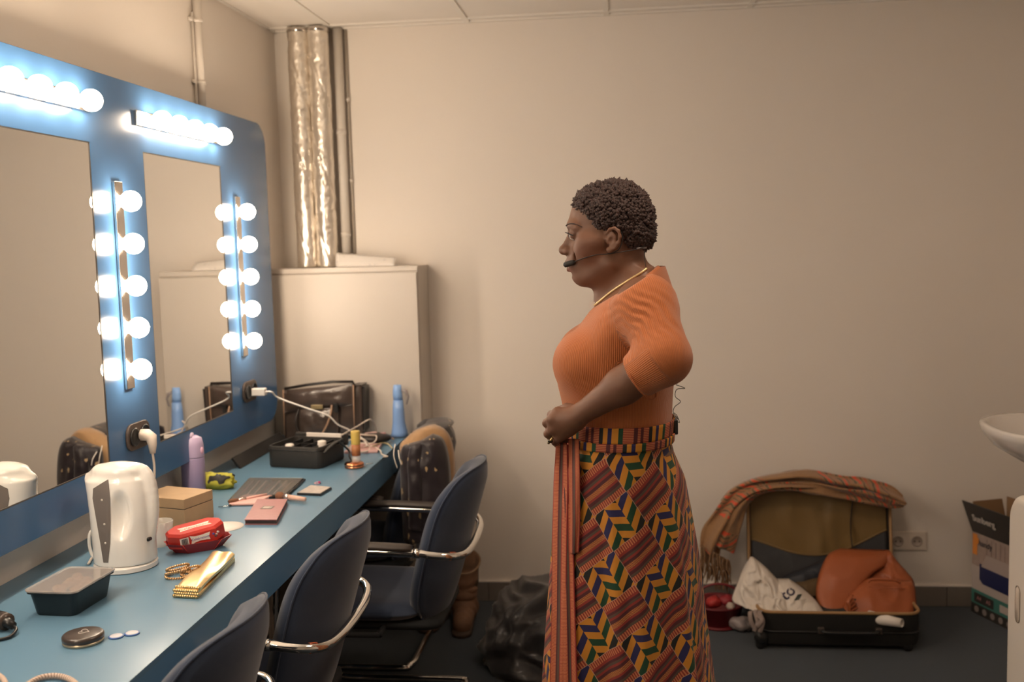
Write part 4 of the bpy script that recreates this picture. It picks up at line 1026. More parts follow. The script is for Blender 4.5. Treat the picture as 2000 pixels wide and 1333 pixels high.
for q,s in (((200,978),'o'),((205,1024),'o'),((207,1060),'o')):
    p=V3(*q,KY); h=kb.ray_cast(p-rayd*.3,rayd)[0]
    if h: build('level_mark',MB().sphere(h-rayd*.0015,(.0028,.001,.0028),8,6),M_white,wd)
p=V3(292,1049,KY); build('power_switch',MB().box((p.x-.006,KY-.026,p.z-.005),(p.x+.012,KY-.006,p.z+.005)),M_black,t,smooth=False,bevel=.003)
build('loop_cord',MB().tube(catmull([(kc.x-.045,KY+.03,ZT+.008),kp(186,1090,.03),kp(175,1068,.03),kp(176,1042,.035),kp(190,1030,.05)],8),.0042),M_plwhite,t)

# ribbed glass
c=zt(314,1066); t=tag(build('ribbed_glass',(lambda mb:(mb.loft([[Vector((c.x+(r+.0012*(k%2)*(1 if i<4 else 0))*math.cos(2*PI*k/64),c.y+(r+.0012*(k%2)*(1 if i<4 else 0))*math.sin(2*PI*k/64),c.z+z)) for k in range(64)] for i,(r,z) in enumerate(((.024,.0005),(.027,.003),(.030,.030),(.034,.066),(.032,.0665),(.028,.030),(.024,.007)))]),mb)[1])(MB()),M_glass,base=tuple(c)),'clear ribbed glass tumbler behind the kettle and red candy box','glass')

# red candy tray and box
M_red=mat('red_cardboard',(.55,.035,.025),.4,vary=.08,vscale=20); M_dred=mat('dark_red_outside',(.30,.03,.035),.35)
c=zt(388,1072); ax=(zt(452,1058)-zt(326,1078)); ang=math.atan2(ax.y,ax.x)
Fm=Matrix.Translation((c.x,c.y,ZT))@Matrix.Rotation(ang,4,'Z')
t=thing('candy_tray','open dark red octagonal cardboard tray holding the candy box','tray',(c.x,c.y,ZT))
def octo(a,b,k,z,M=Fm): return [M@Vector(p) for p in ((-a+k,-b,z),(a-k,-b,z),(a,-b+k,z),(a,b-k,z),(a-k,b,z),(-a+k,b,z),(-a,b-k,z),(-a,-b+k,z))]
build('tray',MB().loft([octo(.058,.034,.026,.0005),octo(.082,.050,.034,.028),octo(.080,.048,.033,.028),octo(.056,.032,.025,.003)]),M_dred,t,smooth=False)
for k in range(8):
    o1,o2=octo(.0585,.0345,.026,.001)[k],octo(.0825,.0505,.034,.028)[k]
    build('corner_fold',MB().tube([o1,o2],.0012,n=5),M_red,t)
Gm=Fm@Matrix.Translation((-.003,.004,.0185))@Matrix.Rotation(R(-7),4,'Y')@Matrix.Rotation(R(5),4,'X')
t=thing('candy_box','red octagonal candy box with white printed name leaning in the red tray','candy box',tuple(Gm@Vector((0,0,0))))
build('carton',MB().loft([octo(.066,.037,.024,0,Gm),octo(.072,.042,.026,.006,Gm),octo(.0715,.0415,.026,.037,Gm),octo(.066,.035,.024,.0435,Gm)]),M_red,t,smooth=False,bevel=.001)
M_purp=mat('purple_print',(.13,.07,.30),.5)
# banner on the front face
def facem(u,z,off=.0006): # front face frame
    a=Gm@Vector((u-.03,-.0422-off,.0145)); b=Gm@Vector((u+.03,-.0422-off,.0145)); cc=Gm@Vector((u-.03,-.0412-off,.0315)); return frame((a+b)/2+(cc-a)*.5,b-a,cc-a)
F1=facem(.004,.022)
bn=MB().prism([(-.025,-.012),(-.013,-.0078),(0,-.0065),(.014,-.0078),(.024,-.010),(.022,0),(.026,.010),(.012,.0085),(0,.0075),(-.014,.0085),(-.026,.012),(-.022,0)],0,.0005,F1)
build('name_banner',bn,M_cream,t,smooth=False)
text('Celebrations',.0088,M_purp,F1@Matrix.Translation((0,0,.0007)),'name_lettering',t,.0002)
F0=facem(-.036,.022); 
build('barcode_label',MB().prism([(-.011,-.0105),(.011,-.0105),(.011,.0105),(-.011,.0105)],0,.0004,F0),M_cream,t,smooth=False)
bc=MB()
for k in range(12): x=-.0075+k*.0013; bc.box((x,-.0085,.0004),(x+.0005+.0003*(k%3),.0085,.0007),F0)
build('barcode_bars',bc,M_ink,t,smooth=False)
a,b,cc=Gm@Vector((-.045,-.030,.0428)),Gm@Vector((.045,-.030,.0428)),Gm@Vector((-.045,.02,.0432)); F2=frame((a+b)/2+(cc-a)*.5,b-a,cc-a)
build('top_banner',MB().prism([(-.040,-.013),(.0,-.007),(.042,-.012),(.036,.004),(.040,.014),(0,.010),(-.042,.014),(-.036,.002)],0,.0006,F2),M_cream,t,smooth=False)
text('Celebrations',.0150,mat('orange_print',(.75,.28,.12),.5),F2@Matrix.Translation((0,0,.0008)),'name_lettering',t,.0002)
F3=facem(.042,.02)
for k,(x,y,col) in enumerate(((-.005,.002,(.08,.06,.25)),(.003,-.001,(.4,.25,.2)),(.007,.004,(.6,.5,.5)),(0,-.005,(.1,.05,.05)))):
    build('printed_sweet',MB().sphere(F3@Vector((x,y,.0002)),(.0042,.0012,.0028),10,6),mat('sweet_print',col,.4),t)
# beaded bracelet
bmb=MB(); c=zt(348,1128); c2=zt(372,1125)
t=thing('bead_bracelet','coiled golden brown bead bracelet beside the gold pouch','bracelet',(c.x,c.y,ZT))
cnt=0
for (cc,r0,r1,z0,tz,n_,ph) in ((c,.029,.020,.0042,.0004,32,0),(c,.028,.020,.0135,.0085,31,.4),(c,.026,.017,.0235,.012,29,1),(c2,.022,.014,.0045,.0005,24,.2),(c2,.022,.015,.016,.011,25,1.1)):
    for k in range(n_):
        a=2*PI*k/n_+ph; p=(cc.x+r0*math.cos(a),cc.y+r1*1.6*math.sin(a)*.8,ZT+z0+tz*math.cos(a+.8))
        b=MB().sphere(p,.0032,8,6)
        if cnt==0: first=build('bead',b,M_goldb,t); p0=Vector(p)
        else:
            nb=bpy.data.objects.new('bead',first.data); COL.objects.link(nb); nb.parent=t; nb.location=Vector(p)-p0
        cnt+=1
# gold folded pouch
q=[zt(*p) for p in ((342,1166),(388,1169),(459,1098),(416,1094))]
t=thing('gold_pouch','shiny gold folded pouch with a beaded end near the counter edge','pouch',tuple(sum(q,Vector())/4))
def gp(h0,h1,inset=0,wav=.003):
    rings=[]
    for i in range(15):
        f=i/14; a=q[0].lerp(q[3],f); b=q[1].lerp(q[2],f); d=(b-a); a=a+d*inset; b=b-d*inset
        zz=wav*math.sin(f*6)+.004*f; n_=10; ring=[]
        for k in range(n_+1): u=k/n_; ring.append(a.lerp(b,u)+Vector((0,0,h1+zz-.004*(2*u-1)**4+.0012*math.sin(u*9+f*7))))
        for k in range(n_,-1,-1): u=k/n_; ring.append(a.lerp(b,u)+Vector((0,0,h0+max(0,zz*.9)*(h0>.005))))
        rings.append(ring)
    return MB().loft(rings)
build('lower_fold',gp(.0008,.010,0,0),M_gold,t,auto=60)
build('upper_fold',gp(.011,.021,.0,.003),M_gold,t,auto=60)
bd=MB()
for j in range(4):
    for k in range(11):
        p=q[0].lerp(q[1],(k+.5*(j%2))/10.5)+(q[3]-q[0])*(-.022+.006*j+.02*(j==3))+Vector((0,0,.0042+.0056*j)); bd.sphere(p,.0040,7,6)
tag(build('bead_trim',bd,mat('gold_sequins',(.72,.52,.26),.2,1),t),kind='stuff')
# wooden box
A_,B_,C_=zt(305,1031),zt(362,1033),zt(415,1012)
fx=(C_-B_).normalized(); fy=Vector((-fx.y,fx.x,0)); wd_=(B_-C_).length
M2=frame(B_,fx,fy); t=thing('wooden_box','pale wooden box with a hinged lid between kettle and lilac bottle','box',tuple(B_))
dl=.165; z1=.052; z2=.082
build('box_body',MB().box((0,0,.0005),(.125,dl,z1),M2),M_wood,t,smooth=False,bevel=.0015)
build('box_lid',MB().box((0,0,z1+.002),(.125,dl,z2),M2),M_wood,t,smooth=False,bevel=.0015)
build('hinge_gap',MB().box((.002,.002,z1-.001),(.123,dl-.002,z1+.003),M2),M_grout,t,smooth=False)
# paper disc
c=zt(437,1030); tag(build('paper_disc',MB().lathe([(.055,ZT+.0003),(.055,ZT+.001),(.0003,ZT+.001)],(c.x,c.y,0),n=40),M_paper,base=(c.x,c.y,ZT)),'round white paper lying behind the red candy box','paper')
# pink palette book
q=[zt(*p) for p in ((478,1026),(541,1026),(562,985),(503,985))]
cen=sum(q,Vector())/4; t=thing('makeup_palette','closed pink makeup palette with a black label near the counter edge','palette',tuple(cen))
M_pink=mat('dusty_pink_card',(.36,.145,.145),.4,vary=.15,vscale=90); M_pinkdk=mat('dark_page_block',(.05,.035,.035),.5)
up=lambda h:Vector((0,0,h))
def slab(q,h0,h1,ins=0):
    c=sum(q,Vector())/4; r=[p.lerp(c,ins) for p in q]; return MB().loft([[p+up(h0) for p in r],[p+up(h1) for p in r]])
build('bottom_cover',slab(q,.0006,.0025),M_pink,t,smooth=False); build('palette_block',slab(q,.0026,.013,.03),M_pinkdk,t,smooth=False); build('top_cover',slab(q,.0131,.0155),M_pink,t,smooth=False)
Fq=frame(cen+up(.0157)+(q[2]-q[1])*.06,q[1]-q[0],q[3]-q[0])
build('label',MB().prism([(-.017,-.016),(.017,-.016),(.017,.016),(-.017,.016)],0,.0005,Fq),mat('brown_label',(.14,.10,.08),.4),t,smooth=False)
build('label_window',MB().prism([(-.012,-.010),(.007,-.010),(.007,.010),(-.012,.010)],.0005,.0008,Fq),mat('pale_label_window',(.45,.38,.32),.4),t,smooth=False)
build('label_stripe',MB().prism([(.009,-.011),(.0125,-.011),(.0125,.011),(.009,.011)],.0005,.0008,Fq),mat('label_stripe',(.40,.33,.28),.4),t,smooth=False)
# eyeshadow palette
q=[zt(*p) for p in ((580,968),(626,970),(648,957),(607,953))]; cen=sum(q,Vector())/4
t=thing('eyeshadow_palette','small flat eyeshadow palette with a light marbled top near the edge','palette',tuple(cen))
build('palette_base',slab(q,.0005,.008),M_black,t,smooth=False,bevel=.001); build('marbled_top',slab(q,.0081,.0092,.06),mat('marbled_card',rough=.3,fn=lambda:mixc(nz(70,3),(.35,.30,.28),(.75,.68,.62))),t,smooth=False)
# brush pouch
q=[zt(*p) for p in ((447,983),(560,972),(595,940),(487,939))]; cen=sum(q,Vector())/4
t=thing('brush_pouch','flat black-edged clear brush pouch full of makeup brushes','pouch',tuple(cen))
build('back_sheet',slab(q,.0006,.003),M_black,t,smooth=False,bevel=.001)
build('clear_front',slab(q,.0105,.0115,.04),M_clear,t,smooth=False)
for k in range(7):
    a=q[0].lerp(q[1],.12+.12*k); b=q[3].lerp(q[2],.12+.12*k); m_=M_plcream if k%3 else mat('rose_gold',(.6,.36,.30),.25,.7)
    build('stored_brush',MB().tube([a.lerp(b,.15)+up(.0065),a.lerp(b,.55)+up(.0065),a.lerp(b,.6)+up(.0065),a.lerp(b,.85)+up(.0065)],.002,n=8,rs=[.0016,.0026,.0022,.0034]),m_,t)
eg=MB()
for i in range(4): eg.tube([q[i]+up(.0045),q[(i+1)%4]+up(.0045)],.0035,n=8)
build('zip_edge',eg,M_black,t)
# pink zip pouch and brushes on it
q=[zt(*p) for p in ((446,990),(500,989),(533,972),(478,972))]; cen=sum(q,Vector())/4
tag(build('pink_pouch',slab(q,.0006,.010),mat('pale_pink_vinyl',(.72,.42,.38),.35),base=tuple(cen),bevel=.004,smooth=False),'small pale pink pouch lying in front of the clear brush pouch','pouch')
def brush(a,b,r,lab,hc,bc):
    a,b=zt(*a,ZT+.0125),zt(*b,ZT+.0125); d=(b-a); t=thing('makeup_brush',lab,'brush',tuple(a),group='loose makeup brushes')
    build('handle',MB().tube([a,a+d*.55],r,n=10,rs=[r*.8,r]),hc,t); build('ferrule',MB().tube([a+d*.55,a+d*.75],r*1.1,n=10),mat('ferrule',(.75,.6,.55),.2,.9),t)
    build('bristles',MB().tube([a+d*.75,a+d*.85,a+d*.97,b],r,n=10,rs=[r,r*1.6,r*1.5,r*.5]),bc,t)
M_rose=mat('rose_handle',(.70,.42,.38),.3); M_bris=mat('brown_bristles',(.20,.09,.05),.8,vary=.3,vscale=300)
brush((521,966),(446,981),.0045,'pink makeup brush lying along the edge of the clear pouch',M_rose,M_bris)
brush((596,976),(541,969),.0085,'thick pink-handled brush with a brown head by the pink palette',mat('peach_handle',(.78,.50,.40),.35),M_bris)
# hair clip & tiny pink toy
c=zt(438,992); t=thing('hair_clip','small dark metal hair clip lying left of the pink pouch','hair clip',tuple(c)); build('clip_bar',MB().tube([c+Vector((-.018,0,.002)),c+Vector((0,.002,.003)),c+Vector((.015,.006,.004))],.0015),M_chrome,t); build('clip_grip',MB().sphere(c+Vector((.016,.006,.005)),(.005,.003,.004),8,6),M_armpad,t)
c=zt(620,945); t=thing('hair_tie','tiny pink and purple hair tie behind the small palette','hair tie',tuple(c))
build('band',MB().tube([c+Vector((.009*math.cos(a*PI/8),.014*math.sin(a*PI/8),.002)) for a in range(17)],.0014,n=6),mat('pale_pink',(.8,.45,.5),.5),t); build('bead',MB().sphere(c+Vector((.008,-.005,.005)),.0045,8,6),mat('magenta',(.45,.05,.15),.4),t)
# lilac bottle
c=Vector((-1.405,3.13,ZT)); BY=3.13
r=(V3(400,930,BY)-V3(357,930,BY)).x/2; c.x=V3(378,930,BY).x; zb=ZT; zbt=V3(378,893,BY).z; zc_=V3(375,850,BY).z
t=thing('drinking_bottle','lilac insulated drinking bottle with a flip spout standing behind the wooden box','bottle',tuple(c))
build('bottle_body',MB().lathe([(r*.92,zb+.0005),(r,zb+.004),(r,zbt-.004),(r*.97,zbt)],(c.x,c.y,0),n=36),M_lilacd,t)
build('cap_collar',MB().lathe([(r*.99,zbt+.0005),(r*1.0,zbt+.003),(r*.98,zbt+(zc_-zbt)*.55),(r*.86,zbt+(zc_-zbt)*.85),(r*.5,zc_-.003),(.001,zc_-.001)],(c.x,c.y,0),n=36),M_lilac,t)
build('flip_spout',MB().tube([(c.x+.01,c.y-.012,zc_-.002),(c.x-.016,c.y-.014,zc_-.001),(c.x-.034,c.y-.014,zc_-.014),(c.x-.036,c.y-.013,zc_-.022)],.008,n=12,rs=[.012,.012,.008,.006]),mat('light_lilac',(.66,.55,.72),.3),t)
build('latch',MB().sphere((c.x+r*.95,c.y-.006,zbt+.022),(.006,.008,.012),12,8),mat('pink_latch',(.70,.42,.55),.35),t)
# yellow-green patterned pouch
M_yel=mat('yellow_black_print',rough=.6,fn=lambda:mixc((nz(28,1)-.55)*30,(.45,.43,.05),(.02,.02,.02)))
def crumple(name,c,r,m,label,cat,seed=0,amp=.3,sc=18,n=(40,24),flatz=None,parent=None,p=1,**k):
    mb=MB().sphere((0,0,0),1,*n); vs=[]
    for v in mb.v:
        q=Vector(v); s=Vector((seed,seed*1.7,0))+Vector((q.x*r[0],q.y*r[1],q.z*r[2]))*sc
        d=1+amp*(.55*noise.noise(s)+.35*(1-2*abs(noise.noise(s*1.9)))-.15+.2*noise.noise(s*4.1))
        q2=Vector((q.x*r[0]*d,q.y*r[1]*d,q.z*r[2]*d)); 
        z=q2.z+c[2]
        if flatz is not None: z=max(z,flatz+.0006)
        vs.append((q2.x+c[0],q2.y+c[1],z))
    mb.v=vs; mb.uv=vs
    o=build(name,mb,m,parent,base=None if parent else c,**k)
    return tag(o,label,cat) if label else o
crumple('patterned_pouch',(-1.365,3.17,ZT+.024),(.085,.035,.030),M_yel,'crumpled yellow-green and black patterned pouch behind the wooden box','pouch',3,.5,25,flatz=ZT)
# dark folio leaning under the board
a,b=zt(404,915),zt(575,838)
t=thing('tablet_folio','long dark tablet case with a pale edge leaning against the wall below the board','tablet case',(-1.41,3.75,ZT))
Mf=Matrix(((.82,0,-.57,-1.385),(0,1,0,3.48),(.57,0,.82,ZT+.0045),(0,0,0,1)))
Mf=Matrix.Translation((-1.375,3.46,ZT+.002))@Matrix.Rotation(R(-128),4,'Y')
build('folio_cover',MB().box((0,0,0),(.050,.50,.010),Mf),M_black,t,smooth=False,bevel=.003)
build('tablet_edge',MB().box((.040,.10,.0102),(.052,.42,.017),Mf),M_cream,t,smooth=False,bevel=.002)
# open makeup case
q=[zt(*p) for p in ((521,913),(626,918),(672,893),(575,887))]; cen=sum(q,Vector())/4
ex=(q[1]-q[0]).normalized(); ey=Vector((-ex.y,ex.x,0)); Wd=(q[1]-q[0]).length; Dp=.20
Fc=frame(q[0],ex,ey); Hc=.076
M_case=mat('black_nylon_case',(.030,.028,.026),.6,vary=.1,vscale=40,bump=.2,bscale=500)
t=thing('makeup_case','open black makeup case with compartments near the far end of the counter','makeup case',(cen.x,cen.y,ZT))
def rc(i,z,r=.03): return [Fc@Vector((x+Wd/2,y+Dp/2,z)) for x,y in rrect(Wd-2*i,Dp-2*i,max(.006,r-i),6)]
build('case_body',MB().loft([rc(.004,.0005),rc(0,.006),rc(0,Hc-.004),rc(.002,Hc),rc(.008,Hc),rc(.009,Hc-.03)]),M_case,t,auto=40)
build('zip_line',MB().tube([p for p in rc(-.001,Hc-.012)]+[rc(-.001,Hc-.012)[0]],.0016,n=6),M_black,t)
build('tray_floor',MB().loft([rc(.0095,Hc-.03),rc(.0095,Hc-.028)]),M_case,t,smooth=False)
for k in range(4): x=.04+.042*k; build('divider',MB().box((x,.012,Hc-.03),(x+.0025,Dp-.012,Hc-.006),Fc),M_black,t,smooth=False)
build('divider',MB().box((.012,Dp*.5,Hc-.03),(Wd-.012,Dp*.5+.0025,Hc-.006),Fc),M_black,t,smooth=False)
build('open_lid',MB().box((.0,Dp+.004,Hc-.03),(Wd,Dp+.020,Hc+.012),Fc),M_case,t,smooth=False,bevel=.004)
build('lid_lining',MB().box((.05,Dp-.001,Hc-.005),(Wd-.02,Dp+.0035,Hc+.014),Fc),M_cream,t,smooth=False,bevel=.003)
c=Fc@Vector((.055,.07,Hc-.012)); tag(build('white_pot',MB().lathe([(.015,-.008),(.016,-.006),(.016,.004),(.013,.008),(.001,.009)],tuple(c),n=24),M_cream,base=tuple(c)),'small round white cosmetic pot inside the open makeup case','pot')
c=Fc@Vector((Wd-.04,.09,Hc-.010)); tag(build('white_jar',MB().lathe([(.015,-.018),(.0155,-.012),(.0155,.016),(.014,.018),(.001,.018)],tuple(c),n=24),M_cream,base=tuple(c)),'white cylindrical jar at the right of the open makeup case','jar')
# side strap of the case
build('carry_strap',MB().tube(catmull([Fc@Vector((Wd+.002,.02,Hc-.02)),Fc@Vector((Wd+.012,.06,Hc-.002)),Fc@Vector((Wd+.012,.12,Hc+.004)),Fc@Vector((Wd+.002,.17,Hc-.01))],5),.008,n=8,flat=.25),M_case,t)
# foundation bottle on copper compact
c=zt(692,914); t=thing('copper_compact','polished copper round compact standing under the foundation bottle','compact',tuple(c))
build('case',MB().lathe([(.031,.0005),(.034,.003),(.034,.009)],tuple(c),n=36),mat('copper',(.75,.30,.16),.15,1),t); build('lid',MB().lathe([(.0345,.0095),(.0345,.015),(.031,.019),(.001,.0195)],tuple(c),n=36),mat('copper_lid',(.72,.28,.14),.12,1),t)
c2=c+Vector((.006,.01,.020)); k=V3(700,870,c2.y)
t=thing('foundation_bottle','foundation bottle with a yellow cap standing on the copper compact','bottle',tuple(c2))
r=.0155; H=V3(700,842,c2.y).z-c2.z
build('glass_foot',MB().lathe([(r,.0003),(r,H*.12),(r*.95,H*.13),(r*.95,H*.2)],tuple(c2),n=28),M_glass,t)
build('tinted_body',MB().lathe([(r,H*.2),(r,H*.56)],tuple(c2),n=28),mat('foundation_brown',(.42,.17,.07),.25),t)
build('yellow_cap',MB().lathe([(r*1.0,H*.565),(r*1.02,H*.58),(r*1.02,H*.97),(r*.95,H),(.001,H)],tuple(c2),n=28),mat('mustard_cap',(.65,.47,.12),.35),t)
c=zt(722,908); tag(build('hair_pin',MB().tube([c+Vector((-.012,-.006,.0025)),c+Vector((.010,.01,.0025))],.0012),M_chrome,base=tuple(c)),'small metal hair pin right of the copper compact','hair pin')
# pencil, spray bottle
a,b=zt(752,851),zt(770,861); t=thing('eye_pencil','thin dark purple pencil lying in front of the spray bottle','pencil',tuple(a)); d=b-a
build('pencil_body',MB().tube([a+up(.0045),a+d*.85+up(.0045)],.004),mat('purple_pencil',(.12,.08,.18),.4),t); build('pencil_tip',MB().tube([a+d*.85+up(.0045),b+up(.0045)],.004,rs=[.004,.0008]),M_wood,t)
SY=4.04; c=Vector((V3(779,850,SY).x,SY,ZT)); sp=lambda px,py:V3(px,py,SY)
prof=[((764,852),(797,852)),((765,845),(796,845)),((767,825),(791,825)),((767,800),(789,800)),((768,782),(787,782)),((767,772),(786,772)),((767,765),(785,765)),((768,753),(784,753))]
t=thing('spray_bottle','tall translucent blue spray bottle standing in front of the cabinet','spray bottle',tuple(c))
M_sb=mat('pale_blue_plastic',(.22,.38,.72),.25,coat=.2)
rg=[]
for a,b in prof[:5]:
    A1,B1=sp(*a),sp(*b); r_=(B1.x-A1.x)/2; cx=(A1.x+B1.x)/2; z=max(A1.z,ZT+.0005); rg.append([(cx+r_*math.cos(2*PI*k/28),SY+r_*.9*math.sin(2*PI*k/28),z) for k in range(28)])
build('bottle_body',MB().loft(rg),M_sb,t)
rg=[]
for a,b in prof[4:]:
    A1,B1=sp(*a),sp(*b); r_=(B1.x-A1.x)/2*.97; cx=(A1.x+B1.x)/2; rg.append([(cx+r_*math.cos(2*PI*k/24),SY+r_*.8*math.sin(2*PI*k/24),A1.z+.001) for k in range(24)])
build('spray_head',MB().loft(rg),mat('sky_blue_plastic',(.24,.42,.78),.3),t)
build('trigger',MB().tube([sp(785,762),sp(793,765),sp(797,775),sp(794,790)],.006,n=10,rs=[.008,.0075,.005,.003]),mat('grey_trigger',(.30,.27,.27),.4),t)
# satchel -------------------------------------------------------------
M_leath=mat('dark_brown_leather',(.060,.043,.036),.30,vary=.35,vscale=10,bump=.35,bscale=26,bdist=.006,coat=.25); M_leath2=mat('near_black_leather',(.018,.014,.013),.4); M_stitch=mat('tan_edging',(.32,.20,.13),.4)
BYs=4.0; t=thing('leather_satchel','dark brown leather satchel with a flap and twin handles leaning on the cabinet','bag',(V3(630,850,BYs).x,BYs,ZT))
bp=lambda px,py,dy=0:V3(px,py,BYs+dy)
def sheet(tl,tr,br,bl,y,th,bulge=.02,amp=.004,sc=14,seed=0,n=28):
    mb=MB()
    def f(u,v,back=0):
        a=Vector(tl).lerp(Vector(tr),u); b=Vector(bl).lerp(Vector(br),u); q=a.lerp(b,v); p=V3(q[0],q[1],y)
        s=(1-(2*u-1)**4)*(1-(2*v-1)**4); p.y-=bulge*s+amp*s*(fbm((p.x+seed,0,p.z),sc)+.6*ridge((p.x*1.3+seed,2,p.z),sc*.8)); return p
    fr=MB().grid(lambda u,v:f(u,v),n,n); bk=[V3(*(Vector(tl).lerp(Vector(tr),u).lerp(Vector(bl).lerp(Vector(br),u),v)),y)+Vector((0,th,0)) for v in (0,1) for u in (0,1)]
    N=n+1; o=len(fr.v); bord=[i for i in range(N)]+[i*N+n for i in range(1,N)]+[n*N+i for i in range(n-1,-1,-1)]+[i*N for i in range(n-1,0,-1)]
    L=len(bord); fr.add([Vector(fr.v[i])+Vector((0,th,0)) for i in bord],[]); 
    for k in range(L): fr.f.append((bord[k],bord[(k+1)%L],o+(k+1)%L,o+k))
    fr.f.append(tuple(o+k for k in range(L)))
    return fr
build('bag_body',sheet((552,768),(706,752),(708,846),(556,872),BYs+.005,.085,.012,.004,12,1),M_leath,t)
build('side_gusset',sheet((692,752),(712,757),(712,842),(695,848),BYs+.01,.075,.0,.0),M_leath2,t)
build('front_flap',sheet((556,763),(690,750),(690,792),(556,806),BYs-.012,.008,.018,.005,10,5),M_leath,t)
build('top_edge',MB().tube([bp(556,760,-.005),bp(600,752,-.004),bp(650,746,-.004),bp(689,746,-.005),bp(691,752,0)],.006),M_leath2,t)
for x0 in (553,690): build('edge_piping',MB().tube([bp(x0,762 if x0<600 else 752,-.016),bp(x0+1,800,-.018),bp(x0+3,850,-.014)],.0028),M_stitch,t)
build('lower_pocket',sheet((580,800),(662,796),(660,850),(582,856),BYs-.022,.02,.02,.004,16,8),M_leath,t)
build('handle',MB().tube(catmull([bp(584,800,-.03),bp(578,818,-.05),bp(580,838,-.055),bp(592,852,-.055)],6),.0045),M_leath2,t)
build('handle',MB().tube(catmull([bp(648,792,-.03),bp(645,812,-.05),bp(638,832,-.055),bp(630,846,-.055)],6),.0045),M_stitch,t)
build('brass_clasp',MB().box(tuple(bp(607,800,-.036)),tuple(bp(631,791,-.028))),mat('dull_brass',(.45,.36,.20),.35,.8),t,smooth=False,bevel=.001)
build('buckle',MB().box(tuple(bp(652,806,-.040)),tuple(bp(660,788,-.033))),M_black,t,smooth=False,bevel=.001)
# pouch of pink cases, cables and straightener to the right of the case
c=zt(722,872); t=thing('cosmetics_pouch','open black and pink cosmetics pouch heaped behind the foundation bottle','pouch',tuple(c))
build('pouch_body',MB().sphere((c.x,c.y+.05,ZT+.0225),(.075,.055,.022),24,12),M_leath2,t)
for k,(dx,dy,dz,cl) in enumerate(((-.035,.03,.030,(.60,.36,.33)),(-.005,.045,.036,(.66,.46,.42)),(.03,.05,.032,(.50,.28,.28)),(.01,.02,.024,(.70,.50,.46)))):
    build('cosmetic_item',MB().tube([(c.x+dx-.022,c.y+dy-.006,ZT+dz),(c.x+dx+.022,c.y+dy+.008,ZT+dz+.004)],.009,n=10),mat('pink_case',cl,.4),t)
q=[zt(*p) for p in ((672,888),(738,886),(746,872),(690,872))]
tag(build('pink_case_flat',slab(q,.0006,.012),mat('pale_pink_case',(.62,.38,.36),.4),base=tuple(q[0]),smooth=False,bevel=.003),'flat pale pink case behind the yellow-capped bottle','case')
def cable(lab,pts,r=.0028,m=M_plcream):
    P=catmull(pts,8); return tag(build('white_cable',MB().tube(P,r,n=8),m,base=tuple(P[0])),lab,'cable')
cz=ZT+.012
cable('white cable arching up from the makeup case towards the cabinet',[zt(668,850,ZT+.09),V3(700,832,3.85),V3(722,820,3.9),V3(732,830,3.95),V3(735,850,3.98),zt(733,862,cz)])
cable('tangled white cable heaped behind the yellow-capped bottle',[zt(690,846,ZT+.05),zt(712,850,ZT+.05),zt(735,852,ZT+.04),zt(728,866,ZT+.03),zt(700,866,ZT+.03),zt(684,872,ZT+.02),zt(700,884,cz+.004),zt(722,878,cz),zt(712,860,ZT+.05),zt(688,858,ZT+.05),zt(676,868,ZT+.025),zt(684,882,ZT+.016)])
cable('white cable with a plug end hanging over the counter corner',[zt(712,873,ZT+.016),zt(728,872,cz),zt(742,880,cz),zt(746,888,ZT+.004),zt(757,892,ZT+.004),zt(748,893,ZT+.004)])
cable('thin yellowish cable arching at the counter corner beside the coat',[zt(728,872,ZT+.018),zt(745,866,cz),zt(758,868,ZT+.006),zt(766,876,ZT+.004)],.0025,mat('yellowed_cable',(.55,.47,.28),.4))
t=thing('curling_tongs','black corded styling iron leaning at the right end of the makeup case','styling iron',tuple(zt(684,905)))
build('cord',MB().tube(catmull([Fc@Vector((Wd+.02,.10,Hc+.006)),zt(681,880,ZT+.035),zt(683,893,ZT+.02),zt(690,905,ZT+.012)],6),.004),M_black,t)
